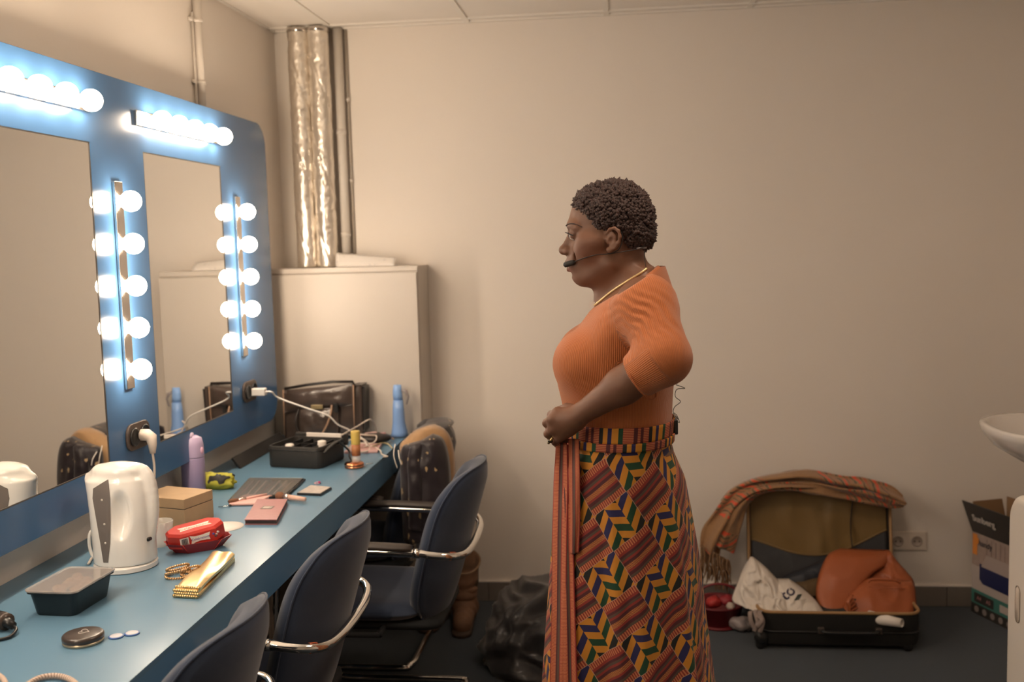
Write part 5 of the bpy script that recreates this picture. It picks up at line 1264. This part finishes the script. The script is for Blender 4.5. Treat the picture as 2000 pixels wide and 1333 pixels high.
# ------------------------------------------------------------ things on the floor
# boots
M_boot=mat('brown_suede',(.20,.105,.060),.75,vary=.3,vscale=14,bump=.3,bscale=60,bdist=.004); M_bootd=mat('boot_lining',(.16,.11,.07),.9)
def boot(px,toe,h,lab,yaw,slouch=1):
    c=Vector((px[0],px[1],0)); t=thing('suede_boot',lab,'boot',tuple(c),group='pair of brown boots'); Mx=Matrix.Translation(c)@Matrix.Rotation(yaw,4,'Z')
    rings=[]; zs=np.linspace(.10,h,16)
    # shaft (local: toe points -y)
    for i,z in enumerate(zs):
        f=i/15; r=.048+.016*f; wob=.006*math.sin(f*14)*(1-f)
        rings.append([Mx@Vector((( r+wob)*math.cos(a)+.004*math.sin(z*30),.035+(r*1.12+wob)*math.sin(a)+.02*f,z+.03*f*math.sin(a)*f)) for a in [2*PI*k/22 for k in range(22)]])
    inn=[[p+(Mx@Vector((0,.05,0))-p)*.0 for p in rings[-1]]]
    top=rings[-1]; cx=sum(top,Vector())/22
    ins=[[p.lerp(cx,.10)+Vector((0,0,-dz)) for p in top] for dz in (0,.03,.10)]
    build('shaft',MB().loft(rings+ins[:1]),M_boot,t); build('lining',MB().loft([[p.lerp(cx,.11) for p in top],[p.lerp(cx,.16)-Vector((0,0,.09)) for p in top]],flip=True),M_bootd,t)
    build('cuff_trim',MB().tube([p+Vector((0,0,0)) for p in top]+[top[0]],.0032,n=6),mat('tan_trim',(.30,.20,.12),.6),t)
    def foot(P):
        q=(P-A3(c)); cy,sy=math.cos(-yaw),math.sin(-yaw); L=np.stack([q[:,0]*cy-q[:,1]*sy,q[:,0]*sy+q[:,1]*cy,q[:,2]],-1)
        d=s_cone(L,(0,.045,.055),(0,.04,.125),.048,.050); d=smin(d,s_cone(L,(0,.03,.055),(0,-.115,.038),.046,.036),.04); d=smin(d,s_cone(L,(-.052,-.01,.135),(.052,.01,.142),.012,.012)+.004,.02)
        d+=.0018*np.sin(L[:,2]*90+6*np.sin(L[:,1]*30)); return np.maximum(d,.018-L[:,2])
    sdf_obj('foot_upper',foot,(c.x-.19,c.y-.19,.012),(c.x+.19,c.y+.19,.20),.005,M_boot,t)
    build('sole',MB().loft([[Mx@Vector((x*1.0,y-.035,z)) for x,y in rrect(.078,.262,.037,6)] for z in (.001,.020)]),mat('boot_sole',(.08,.05,.035),.7),t)
boot((-.695,4.06),0,.245,'tall brown suede boot standing upright behind the pulled-out armchair',R(4))
boot((-.815,4.10),0,.17,'second brown boot mostly hidden behind the armchair leg',R(-8))

# dark coat heap ---------------------------------------------------------
M_heap=mat('black_satin_coat',(.036,.034,.038),.38,vary=.4,vscale=6,sheen=.2,coat=.12)
def heap(name,c,r,m,label,cat,seed,amp,sc,n=(90,50),folds=None,h=0):
    mb=MB().sphere((0,0,0),1,*n); vs=[]
    for v in mb.v:
        q=Vector(v); P0=Vector((q.x*r[0],q.y*r[1],q.z*r[2])); w=P0*sc+Vector((seed,seed*.7,seed*1.3)); w+=Vector((noise.noise(w*.7),noise.noise(w*.7+Vector((5,0,0))),0))*1.1
        w2=Vector((w.x,w.y*.45,w.z*1.3)) ; rg=1-2*abs(noise.noise(w2)); rg2=1-2*abs(noise.noise(w2*2.3))
        d=1+amp*(rg*.6+rg2*.28+.4*noise.noise(w*.4)-.25)
        P1=P0*d; vs.append((P1.x+c[0],P1.y+c[1],max(.002+.004*abs(noise.noise(w*2)),P1.z+c[2])))
    mb.v=vs; mb.uv=[Vector(v) for v in vs]
    return tag(build(name,mb,m,base=(c[0],c[1],0)),label,cat)
o=heap('dark_coat_heap',(-.355,3.80,.02),(.195,.25,.205),M_heap,'black satin coat lying crumpled on the carpet beside the person','coat',4.2,.52,6.2,(140,80))

# suitcase -----------------------------------------------------------------
M_case2=mat('black_suitcase_shell',(.020,.019,.018),.45,vary=.1); M_tanrim=mat('tan_zip_binding',(.34,.20,.09),.6); M_lin=mat('olive_lining',(.21,.13,.045),.45,vary=.2,vscale=5,sheen=.2); M_mesh=mat('grey_net_pocket',(.055,.055,.06),.7); M_inner=mat('dark_inside',(.03,.028,.027),.8)
sx0,sx1,sy0,sy1,sh=.462,1.055,3.83,4.20,.148
t=thing('open_suitcase','open black soft suitcase with an olive-lined lid standing against the back wall','suitcase',(.76,4.0,0))
def sr(i,z,r=.055): return [Vector(((sx0+sx1)/2+x,(sy0+sy1)/2+y,z)) for x,y in rrect(sx1-sx0-2*i,sy1-sy0-2*i,max(.01,r-i),6)]
build('base_shell',MB().loft([sr(.018,.016),sr(.006,.024),sr(0,.05),sr(0,sh-.004),sr(.006,sh-.002),sr(.012,sh-.10),sr(.014,.04)]),M_case2,t,auto=40)
build('rim_binding',MB().tube(sr(.003,sh)+[sr(.003,sh)[0]],.0065,n=8),M_tanrim,t)
build('belt_line',MB().tube(sr(-.001,.075)+[sr(-.001,.075)[0]],.004,n=6),M_black,t)
for xx in (sx0+.03,sx1-.05):
    for yy in (sy0+.02,sy1-.05): build('wheel',MB().lathe([(.016,-.012),(.018,-.008),(.018,.008),(.016,.012)],(xx if xx>.7 else xx-.022,yy,.019),n=18,M=Matrix.Rotation(R(90),4,'X')),M_black,t)
build('corner_guard',MB().sphere((sx0+.012,sy0+.02,.045),(.028,.028,.03),14,10),M_black,t)
hx0,hx1=V3(1603,1238,sy0).x,V3(1716,1238,sy0).x; hz=.083
build('carry_handle',MB().tube(catmull([(hx0,sy0-.001,hz),(hx0+.008,sy0-.018,hz+.002),(hx0+.03,sy0-.024,hz),(hx1-.03,sy0-.024,hz),(hx1-.008,sy0-.018,hz+.002),(hx1,sy0-.001,hz)],5),.008,n=10,flat=.7),M_black,t)
for hx in (hx0,hx1): build('handle_mount',MB().box((hx-.012,sy0-.012,hz-.012),(hx+.012,sy0+.003,hz+.012)),mat('worn_metal_mount',(.12,.10,.09),.35,.6),t,smooth=False,bevel=.003)
# lid: hinged at sy1, leaning back on the wall
lz0,lz1=.135,.535; ly0,ly1=4.205,4.262; lx0,lx1=.468,1.040
Ml=Matrix.Translation(((lx0+lx1)/2,ly0,lz0))@Matrix.Rotation(R(90)-math.atan2(ly1-ly0,lz1-lz0),4,'X')
lh=math.hypot(ly1-ly0,lz1-lz0)
def lr(i,z,r=.055): return [Ml@Vector((x,y+lh/2,z)) for x,y in rrect(lx1-lx0-2*i,lh-2*i,max(.01,r-i),6)]
build('lid_shell',MB().loft([lr(.01,-.058),lr(0,-.05),lr(0,.0),lr(.012,.0),lr(.014,-.040)]),M_case2,t,auto=40)
build('lid_binding',MB().tube(lr(.003,.001)+[lr(.003,.001)[0]],.0065,n=8),M_tanrim,t)
def lining(u,v):
    x=(lx1-lx0-.03)*(u-.5); y=lh*(.03+.94*v); w=math.sin(PI*u)*math.sin(PI*v)
    z=-.018+.020*w*(noise.noise(Vector((x*9,y*5,1)))*1.2+ .7*(1-2*abs(noise.noise(Vector((x*7+y*4,y*3-x*5,4)))))); return Ml@Vector((x,y,z))
build('lid_lining',MB().grid(lining,50,34),M_lin,t)
def pocket(u,v):
    x=(lx1-lx0-.032)*(u-.5); top=lh*(.44-.20*math.sin(PI*u)**1.2+.10*u); y=lh*.03+(top-lh*.03)*v
    return Ml@Vector((x,y,-.010+.014*math.sin(PI*u)*(.4+.6*v)+.004*noise.noise(Vector((x*14,y*14,7)))))
pk=build('net_pocket',MB().grid(pocket,40,14),M_mesh,t,solid=.002)
build('pocket_hem',MB().tube([pocket(k/40,1)+Vector((0,-.002,0)) for k in range(41)],.004,n=8),M_lin,t)
build('lid_strap',MB().tube(catmull([Ml@Vector((.14,lh*.9,.004)),Ml@Vector((.125,lh*.6,.006)),Ml@Vector((.13,lh*.3,.012))],6),.009,n=8,flat=.2),M_case2,t)
build('folded_clothes',MB().sphere(((sx0+sx1)/2,(sy0+sy1)/2,.075),(.27,.155,.062),40,16),M_inner,t)
# dark garment showing
heap_c=V3(1590,1118,4.12)
# orange-brown leather coat in two folds
M_oleath=mat('rust_orange_leather',(.36,.098,.035),.42,vary=.08,vscale=12,bump=.12,bscale=90,bdist=.002)
t=thing('orange_leather_coat','rust orange leather coat folded into the right half of the open suitcase','coat',tuple(V3(1690,1150,4.0)))
folded([(1640,1073),(1618,1085),(1603,1115),(1595,1150),(1598,1180),(1618,1208)],[(1736,1076),(1732,1100),(1705,1118),(1680,1150),(1660,1185),(1646,1210)],lambda v:4.14-.20*v,'coat_back_fold',M_oleath,t,.035,.010,8,1)
folded([(1735,1076),(1712,1110),(1690,1130),(1672,1155),(1668,1165)],[(1738,1078),(1752,1098),(1770,1118),(1784,1138),(1787,1170)],lambda v:4.13-.10*v,'coat_middle_fold',M_oleath,t,.02,.016,20,4)
folded([(1694,1132),(1668,1152),(1657,1166),(1650,1185),(1646,1205)],[(1780,1136),(1786,1150),(1788,1172),(1789,1190),(1782,1200)],lambda v:4.02-.10*v,'coat_front_fold',M_oleath,t,.03,.010,12,8)
build('pocket_flap',MB().tube(catmull([V3(1697,1137,3.955),V3(1705,1132,3.95),V3(1745,1134,3.95),V3(1758,1140,3.955)],6),.0045,n=8),M_oleath,t)
build('pocket_seam',MB().tube([V3(1697,1147,3.95),V3(1730,1150,3.945),V3(1768,1151,3.95)],.0016,n=6),M_oleath,t)
for k in range(5): build('gathered_tuft',MB().tube(catmull([V3(1664+k*3,1163+k*8,3.925),V3(1656+k*2,1176+k*6,3.905),V3(1660-k*1,1190+k*4,3.90)],4),.008,n=8,flat=.5),M_oleath,t)
build('press_stud',MB().sphere(tuple(V3(1670,1172,3.90)),.004,8,6),M_black,t)
# rolled white paper-like tube
a,b=V3(1697,1206,3.87),V3(1762,1218,3.79)
t=thing('rolled_white_cloth','off-white rolled cloth tube sticking out over the front rim of the suitcase','cloth',tuple(a))
d=(b-a).normalized(); mb=MB().tube([a,a+(b-a)*.5,b],.02,n=22,rs=[.0235,.019,.0145],caps=False)
build('roll',mb,M_cream,t,solid=.0025); build('inner_turn',MB().tube([a+d*.004,a+(b-a)*.5],.015,n=18,rs=[.017,.013],caps=False),M_cream,t,solid=.002)
build('loose_end',MB().sphere(tuple(V3(1672,1207,3.885)),(.022,.018,.013),14,8),M_cream,t)
# white plastic bag
M_bag=mat('white_plastic_film',(.66,.60,.54),.35,vary=.04,bump=.5,bscale=22,bdist=.008)
t=thing('plastic_bag','crumpled white plastic bag with dark lettering over the left rim of the suitcase','bag',tuple(V3(1520,1150,3.95)))
def bagf(pl,pr,y0,y1,bul,seed,name,n=44,amp=.016):
    L=catmull([(a,b,0) for a,b in pl],8); Rr=catmull([(a,b,0) for a,b in pr],8)
    def pick(C,v): f=v*(len(C)-1); i=min(len(C)-2,int(f)); return C[i].lerp(C[i+1],f-i)
    def f(u,v):
        q=pick(L,v).lerp(pick(Rr,v),u); p=V3(q.x,q.y,y0+(y1-y0)*v); s=(1-abs(2*u-1)**4)*(1-abs(2*v-1)**6)
        w=Vector((p.x*17+seed,p.z*17,seed)); w+=Vector((noise.noise(w*1.7),noise.noise(w*1.7+Vector((4,4,0))),0))*.5
        p.y-=bul*s**.7+amp*s*((1-2*abs(noise.noise(w)))+.45*(1-2*abs(noise.noise(w*2.1)))); return p
    return build(name,MB().grid(f,n,n),M_bag,t,solid=.0015)
bagf([(1466,1088),(1452,1110),(1440,1140),(1430,1172),(1445,1182),(1470,1190),(1490,1206)],[(1470,1088),(1495,1108),(1520,1135),(1535,1155),(1540,1175),(1545,1195),(1550,1212)],4.06,3.872,.035,2,'bag_top_part',60,.024)
bfr=bagf([(1518,1131),(1505,1150),(1490,1170),(1484,1190),(1500,1204),(1520,1208)],[(1540,1131),(1565,1148),(1588,1168),(1602,1185),(1610,1200),(1604,1209)],4.02,3.872,.045,6,'bag_lettered_part',60,amp=.014)
bb=meshbvh(bfr); ray=(V3(1550,1165,3.9)-Vector((0,0,CAMH))).normalized()
M_navy=mat('dark_navy_print',(.025,.02,.05),.5)
ub=V3(1560,1150,3.93); Fx=V3(1575,1138,3.93)-V3(1525,1180,3.93)
Ft=frame(V3(1533,1163,3.90),Fx,Vector((-.3,0,.5)))
text('cto',.064,M_navy,Ft,'bag_lettering',t,.0,proj=(bb,ray),bold=.0012)
pol=MB().grid(lambda u,v:(lambda p:(lambda h:h[0]-ray*.0016 if h[0] is not None else p)(bb.ray_cast(p-ray*.2,ray)))(V3(1551+10*u+7*(1-v),1162+12*v-2*u,3.9)),6,6)
build('printed_mark',pol,mat('dark_green_print',(.03,.04,.035),.5),t)
# grey strap bundle hanging over the left rim
t=thing('grey_straps','bundle of pale grey cloth straps hanging over the left end of the suitcase','straps',tuple(V3(1480,1210,3.8)))
for k,(a,b,c_) in enumerate((((1468,1195),(1467,1215),(1476,1232)),((1478,1193),(1480,1216),(1473,1234)),((1486,1194),(1490,1215),(1484,1236)),((1482,1198),(1488,1212),(1478,1225)))):
    build('strap',MB().tube(catmull([V3(a[0],a[1],3.835),V3(a[0]-3,a[1]+4,3.815),V3(*b,3.80-.004*k),V3(*c_,3.80-.004*k)],6),.0085,n=8,flat=.35),mat('pale_grey_cloth',(.28,.22,.20),.8),t)
# black garment inside lid bottom
t=thing('dark_garment','dark blue-black garment lying at the back of the suitcase below the net pocket','garment',tuple(V3(1570,1125,4.1)))
folded([(1528,1128),(1530,1132),(1540,1140),(1560,1150)],[(1620,1090),(1622,1105),(1615,1130),(1605,1150)],lambda v:4.12-.04*v,'folded_cloth',mat('navy_black_cloth',(.022,.025,.035),.6),t,.03,.015,12,3)
folded([(1545,1140),(1548,1146),(1556,1158)],[(1608,1128),(1606,1140),(1600,1160)],lambda v:4.07-.03*v,'brown_fold',mat('olive_brown_cloth',(.10,.06,.025),.7),t,.025,.01,12,13)

# scarf over the lid -------------------------------------------------------
def scarfc():
    u=uvw(); n=nz(9,2,attr().outputs['Vector'])
    w=u[0]*17+u[1]*6+(n-.5)*1.6; b=w.fr(); c=mixc(b.lt(.20),(.30,.165,.078),(.62,.085,.035)); c=mixc((b.gt(.30)*b.lt(.42)),c,(.075,.065,.035)); c=mixc((b.gt(.62)*b.lt(.68)),c,(.40,.09,.04)); c=mixc((b.gt(.78)*b.lt(.84)),c,(.03,.02,.015))
    dash=((u[1]*9+w.floor()*.37).fr()).gt(.12); base=mixc(nz(160,2),(.24,.125,.055),(.36,.20,.095)); patch=((u[0]*2.3+.15).fr()).gt(.42)
    return mixc(dash*patch,base,c)
M_scarf=mat('tan_wool_with_red_stripes',rough=.9,fn=scarfc,sheen=.3,bump=.3,bscale=400,bdist=.001)
t=thing('wool_scarf','tan wool scarf with red stripes and fringe draped over the suitcase lid','scarf',tuple(V3(1580,950,4.22)))
top=catmull([(1762,968,0),(1740,950,0),(1690,935,0),(1640,930,0),(1575,919,0),(1520,926,0),(1465,938,0),(1425,960,0),(1395,1000,0),(1372,1035,0),(1367,1068,0)],10)
bot=catmull([(1764,990,0),(1735,992,0),(1690,982,0),(1640,973,0),(1590,966,0),(1540,958,0),(1490,964,0),(1462,985,0),(1450,1020,0),(1436,1070,0),(1425,1100,0)],10)
def scarf(seed,y0,bul,k0=0.,k1=1.,u0=0,u1=1,amp=.018,dz=0):
    def f(u,v):
        u=u0+(u1-u0)*u; v=k0+(k1-k0)*v; i=min(len(top)-2,int(u*(len(top)-1))); fr=u*(len(top)-1)-i; a=top[i].lerp(top[i+1],fr); b=bot[i].lerp(bot[i+1],fr); q=a.lerp(b,v)
        y=y0; p=V3(q.x,q.y,y); s=max(0,1-abs(2*v-1)**2.2)**.5
        p.y-=bul*s+amp*(1.3-2.2*abs(math.sin(v*6.5+seed+u*4)))*(.4+s)+.014*noise.noise(Vector((u*12,v*6,seed))); p.z+=dz+.004*math.sin(v*20+u*11+seed)*0
        return p
    return f
def scbuild(fn,name,L,Hh,uo=0):
    mb=MB().grid(fn,120,22); mb.uv=[(uo+a[0]*L,a[1]*Hh,0) for a in mb.uv]; return build(name,mb,M_scarf,t,solid=.006)
scbuild(scarf(.4,4.205,.030,0,.62),'scarf_upper_layer',1.0,.16); scbuild(scarf(2.1,4.19,.028,.46,1.0,0,.93,.008),'scarf_lower_layer',1.0,.16,.07)
scbuild(scarf(5.1,4.23,-.02,0,1,0,.75,.004),'scarf_back_layer',.8,.3,.02)
fr=MB()
for k in range(46):
    u=k/45; a=top[-1].lerp(bot[-1],u); a=Vector((a.x+random.uniform(-2,2),a.y-4,0)); l=random.uniform(38,75); y=4.17+random.uniform(-.02,.03)
    P=[V3(a.x,a.y,y),V3(a.x+random.uniform(-3,4),a.y+l*.35,y-.003),V3(a.x+random.uniform(-5,6),a.y+l*.7,y),V3(a.x+random.uniform(-6,8),a.y+l,y)]
    fr.tube(catmull(P,3),.003,n=5,rs=[.0035]*8+[.003,.001])
tag(build('fringe',fr,mat('tan_fringe',(.24,.14,.075),.9,vary=.3,vscale=60),t),kind='stuff')
# wall socket
t=thing('wall_socket','double cream wall socket on the back wall behind the suitcase','power socket',(1.14,YB,.28))
x0,x1,z0,z1=1.050,1.205,.238,.318
build('plate',MB().box((x0,YB-.010,z0),(x1,YB-.0003,z1)),M_plcream,t,smooth=False,bevel=.003)
for cx in ((1.090),(1.165)):
    Mx=Matrix.Translation((cx,YB-.010,.278))@Matrix.Rotation(R(90),4,'X')
    build('insert_frame',MB().loft([[Mx@Vector((x,y,z)) for x,y in rrect(.066,.066,.006,3)] for z in (0,.0022)]),M_plcream,t,smooth=False)
    build('socket_well',MB().lathe([(.0215,.0023),(.0225,.004),(.0195,.004),(.0185,.0026),(.001,.0026)],n=28,M=Mx),mat('well_grey',(.42,.35,.30),.5),t)
    for s in (-1,1): build('pin_hole',MB().lathe([(.0028,.0028),(.0001,.0030)],(s*.0095+cx,YB-.0130,.278),n=10,M=Matrix.Rotation(R(90),4,'X')),M_black,t)
# dark red tub left of the suitcase
M_tub=mat('dark_red_plastic',(.16,.015,.020),.4)
c=Vector((.335,4.10,0)); t=thing('red_basket','dark red plastic basket of small things left of the suitcase','basket',tuple(c))
build('tub',MB().lathe([(.070,.001),(.080,.006),(.098,.085),(.104,.088),(.104,.094),(.096,.092),(.078,.012),(.001,.010)],tuple(c),n=36),M_tub,t)
build('foot_rim',MB().lathe([(.083,.0005),(.090,.004),(.086,.012)],tuple(c),n=36),M_tub,t)
build('handle',MB().tube([c+Vector((.10*math.cos(a),-.03,.09+.085*math.sin(a))) for a in [PI*k/16 for k in range(17)]],.005),M_tub,t)
for k,(dx,dy,dz,r_,col,lab) in enumerate(((-.02,-.03,.10,.030,(.42,.03,.03),'red crumpled cloth in the basket'),(.03,-.02,.105,.028,(.30,.03,.04),'dark red ball of cloth in the basket'),(.045,-.06,.095,.018,(.5,.42,.36),'pale wrapper at the basket rim'))):
    crumple('basket_filling',(c.x+dx,c.y+dy,dz),(r_,r_,r_*.8),mat('filling_colour',col,.5),lab,'cloth',k+5,.4,30,(24,14))
o=crumple('floor_wrapper',(.42,4.02,.03),(.045,.03,.03),mat('clear_wrapper',(.35,.30,.30),.25),'shiny crumpled clear wrapper on the carpet between basket and suitcase','wrapper',12,.5,30,(28,16),flatz=0)

# cardboard box --------------------------------------------------------------
A0=Vector(on(1897,1190,'z',0)); B0=Vector(on(1968,1226,'z',0)); dx=(B0-A0); dx.z=0; Lw=.345; ux=dx.normalized(); uy=Vector((-ux.y,ux.x,0))
if uy.x<0: uy=-uy
# front face runs from A0 along ux; the box extends to the right/back (uy)
bxh=.335; bd=.225
A0=Vector((1.375,4.285,0)); ux=Vector((.34,-.94,0)).normalized(); uy=Vector((.94,.34,0)).normalized(); Lw=.36; bd=.155
t=thing('product_box','opened printed cardboard box with raised dark flaps by the back wall at right','box',tuple(A0))
M_card=mat('brown_cardboard',(.30,.18,.095),.8,vary=.08,vscale=8); M_dark=mat('dark_printed_card',(.040,.036,.034),.4)
def BP(a,b,z): return A0+ux*a+uy*b+Vector((0,0,z))
def panel(p,q,r_,s,m,name,th=.004,par=None):
    n=(Vector(q)-Vector(p)).cross(Vector(s)-Vector(p)).normalized()*th
    return build(name,MB().loft([[Vector(v) for v in (p,q,r_,s)],[Vector(v)+n for v in (p,q,r_,s)]]),m,par or t,smooth=False)
panel(BP(0,0,0),BP(Lw,0,0),BP(Lw,0,bxh),BP(0,0,bxh),M_card,'side_panel'); panel(BP(0,0,0),BP(0,0,bxh),BP(0,bd,bxh),BP(0,bd,0),M_card,'side_panel')
panel(BP(0,bd,0),BP(0,bd,bxh),BP(Lw,bd,bxh),BP(Lw,bd,0),M_card,'side_panel'); panel(BP(Lw,0,0),BP(Lw,bd,0),BP(Lw,bd,bxh),BP(Lw,0,bxh),M_card,'side_panel')
panel(BP(0,0,.001),BP(0,bd,.001),BP(Lw,bd,.001),BP(Lw,0,.001),M_card,'bottom')
fl=panel(BP(0,-.001,bxh),BP(Lw,-.001,bxh),BP(Lw+.0,-.045,bxh+.13),BP(-.01,-.045,bxh+.13),M_dark,'dark_front_flap',.004)
panel(BP(0,bd,bxh),BP(0,bd+.0,bxh+.13),BP(Lw,bd,bxh+.13),BP(Lw,bd,bxh),M_card,'back_flap'); panel(BP(-.004,.004,bxh),BP(-.004,bd,bxh),BP(-.012,bd,bxh+.12),BP(-.012,.004,bxh+.12),M_card,'end_flap')
def face(a,b,z,off=.0045): return BP(a,-off-.0005*b,z)
def fpoly(pts,m,name,k=1,par=None):
    Fp=frame(BP(0,-.0046-.0008*k,0),ux,Vector((0,0,1))); return build(name,MB().prism(pts,0,.0006,Fp),m,t,smooth=False)
Mwh=mat('box_print_white',(.50,.43,.40),.5); Mteal=mat('box_print_teal',(.06,.20,.17),.45); Mpho=mat('box_print_room',rough=.5,fn=lambda:mixc(nz(30,2),(.30,.22,.19),(.46,.36,.31))); Mblu=mat('box_print_blue',(.02,.025,.09),.4); Mor=mat('box_print_orange',(.75,.27,.05),.5)
fpoly([(0.002,0),(Lw-.002,0),(Lw-.002,bxh),(0.002,bxh)],Mwh,'printed_face',1)
fpoly([(0.002,.20),(Lw-.002,.20),(Lw-.002,bxh),(0.002,bxh)],Mpho,'printed_photo',2)
fpoly([(0.002,.0),(Lw-.002,.0),(Lw-.002,.042),(0.002,.042)],M_dark,'dark_band',2)
fpoly([(0.002,.042),(Lw-.002,.042),(Lw-.002,.100),(0.002,.100)],Mteal,'teal_band',2)
fpoly([(.05,.15),(.07,.135),(.30,.135),(.32,.15),(.32,.215),(.05,.215)],Mblu,'printed_machine',3)
fpoly([(.06,.205),(.31,.205),(.29,.26),(.09,.26)],mat('printed_papers',(.44,.36,.33),.6),'printed_paper_stack',4)
for k in range(8): fpoly([(.09+k*.026,.262),(.093+k*.026,.262),(.093+k*.026,.325),(.09+k*.026,.325)],mat('print_line',(.28,.21,.19),.6),'printed_slat',4)
fpoly([(.008,.245),(.035,.245),(.035,.33),(.008,.33)],Mor,'orange_tab',4)
fpoly([(.030+.016*math.cos(2*PI*k/16),.305+.016*math.sin(2*PI*k/16)) for k in range(16)],Mor,'orange_seal',5)
fpoly([(.02,.05),(.135,.05),(.135,.088),(.02,.088)],M_dark,'dark_badge',3); fpoly([(.17,.055),(.26,.055),(.26,.085),(.17,.085)],Mwh,'white_badge',3)
for k in range(7): fpoly([(.035+.047*k+.013*math.cos(2*PI*j/14),.021+.013*math.sin(2*PI*j/14)) for j in range(14)],mat('icon_grey',(.30,.25,.23),.5),'round_icon',3)
Fw=frame(BP(.085,-.0105,.300),ux,Vector((0,0,1))); text('handy',.034,M_ink,Fw,'face_lettering',t,.0003)
for k,x in enumerate((.05,.105)): 
    Fw=frame(BP(x,-.0085,.069),ux,Vector((0,0,1))); text(('A4','A5')[k],.022,mat('pink_print',(.55,.25,.25),.5),Fw,'badge_lettering',t,.0003)
n_=(Vector((0,0,.13))+uy*(-.044)).normalized(); Fw=frame(BP(.100,-.029,bxh+.070)-uy*.004+Vector((0,0,-.002)),ux,n_)
text('Sunberg',.040,mat('white_print',(.62,.56,.52),.5),Fw,'flap_lettering',t,.0005,bold=.001)
Fw=frame(BP(.28,-.029,bxh+.060)-uy*.004,ux,n_); text('office',.034,mat('gold_print',(.22,.16,.07),.5),Fw,'flap_lettering',t,.0005)
# wash basin on the right wall ----------------------------------------------
t=thing('wash_basin','white ceramic wash basin projecting into the picture from the right wall','wash basin',(1.5,3.5,.70))
SYc=3.52; xt=V3(1926,835,SYc).x; zr_=V3(1940,832,SYc).z
rings=[]; bx1=XR-.001
def brow(x0,hy,z,p=2.6):
    cx=(x0+bx1)/2; out=[]
    a_=(bx1-x0)
    for k in range(40):
        a=2*PI*k/40; c_,s_=math.cos(a),math.sin(a); sx=(abs(c_)**(2/p))*(1 if c_>0 else -1); sy=(abs(s_)**(2/p))*(1 if s_>0 else -1)
        x=bx1-a_*(.5-.5*sx) if False else (cx+sx*a_/2); out.append(Vector((min(bx1,x),SYc+sy*hy*(1 if x<cx else 1),z)))
    return out
zb_=zr_-.155
rings=[brow(xt+.20,.14,zb_),brow(xt+.12,.19,zb_+.03),brow(xt+.04,.235,zb_+.08),brow(xt+.006,.262,zr_-.03),brow(xt,.268,zr_-.008),brow(xt+.004,.266,zr_),brow(xt+.022,.248,zr_-.001),brow(xt+.035,.232,zr_-.02),brow(xt+.10,.16,zr_-.10),brow(xt+.16,.10,zr_-.115)]
build('basin_bowl',MB().loft(rings),M_ceramic,t); build('waste',MB().lathe([(.022,zr_-.1145),(.020,zr_-.111),(.001,zr_-.111)],((xt+bx1)/2,SYc,0),n=20),M_chrome,t)
build('tap',MB().tube(catmull([(XR-.05,SYc,zr_-.01),(XR-.05,SYc,zr_+.08),(XR-.08,SYc,zr_+.11),(XR-.15,SYc,zr_+.09)],6),.012),M_chrome,t)
build('trap_pipe',MB().tube(catmull([((xt+bx1)/2,SYc,zb_+.005),((xt+bx1)/2,SYc,zb_-.14),((xt+bx1)/2+.04,SYc,zb_-.17),(XR-.002,SYc,zb_-.12)],6),.018),M_white,t)
# tall white bin
yb_,yf_=3.05,2.70
x0=V3(1964,1300,yb_).x; ztp=V3(1997,979,2.92).z
t=thing('tall_white_bin','tall cream plastic bin with a rounded shoulder and an oval grip at the right edge','bin',(x0+.16,2.87,0))
Mb=Matrix(((0,0,1,0),(1,0,0,0),(0,1,0,0),(0,0,0,1)))   # prism in y,z extruded along x
def side(i,tr=.085):
    o=[(yb_-i,.001),(yb_-i,ztp-tr)]
    for k in range(1,9): a=R(90*k/8); o.append((yb_-i-tr*.9*(1-math.cos(a)),ztp-tr+tr*math.sin(a)-i*math.sin(a)))
    for k in range(0,9): a=R(90*k/8); o.append((yf_+i+.03*(1-math.sin(a)),ztp-.03+.03*math.cos(a)-i*math.cos(a)))
    o.append((yf_+i,.001)); return [(a,b) for a,b in o]
rg=[]
for xx,ii in ((x0+.0,.022),(x0-.0,.012),(x0+.006,.004),(x0+.016,0),(x0+.30,0),(x0+.314,.008)):
    rg.append([Vector((xx+(.004 if ii==.022 else 0)*0,a,b)) for a,b in side(ii)])
build('bin_body',MB().loft(rg,flip=True),mat('pale_cream_bin_plastic',(.92,.86,.78),.35),t,auto=40)
sz_=V3(1981,1180,2.97).z; sy_=2.965; hh=.082*1.0
pts=[Vector((x0-.0006,sy_+a,sz_+b)) for a,b in rrect(.034,.105,.0165,8)]
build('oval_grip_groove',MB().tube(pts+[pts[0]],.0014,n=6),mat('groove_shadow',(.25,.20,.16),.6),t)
build('oval_grip',MB().loft([[Vector((x0+.0005,sy_+a,sz_+b)) for a,b in rrect(.030,.100,.0145,8)],[Vector((x0-.003,sy_+a,sz_+b)) for a,b in rrect(.026,.096,.0125,8)]]),M_plcream,t)
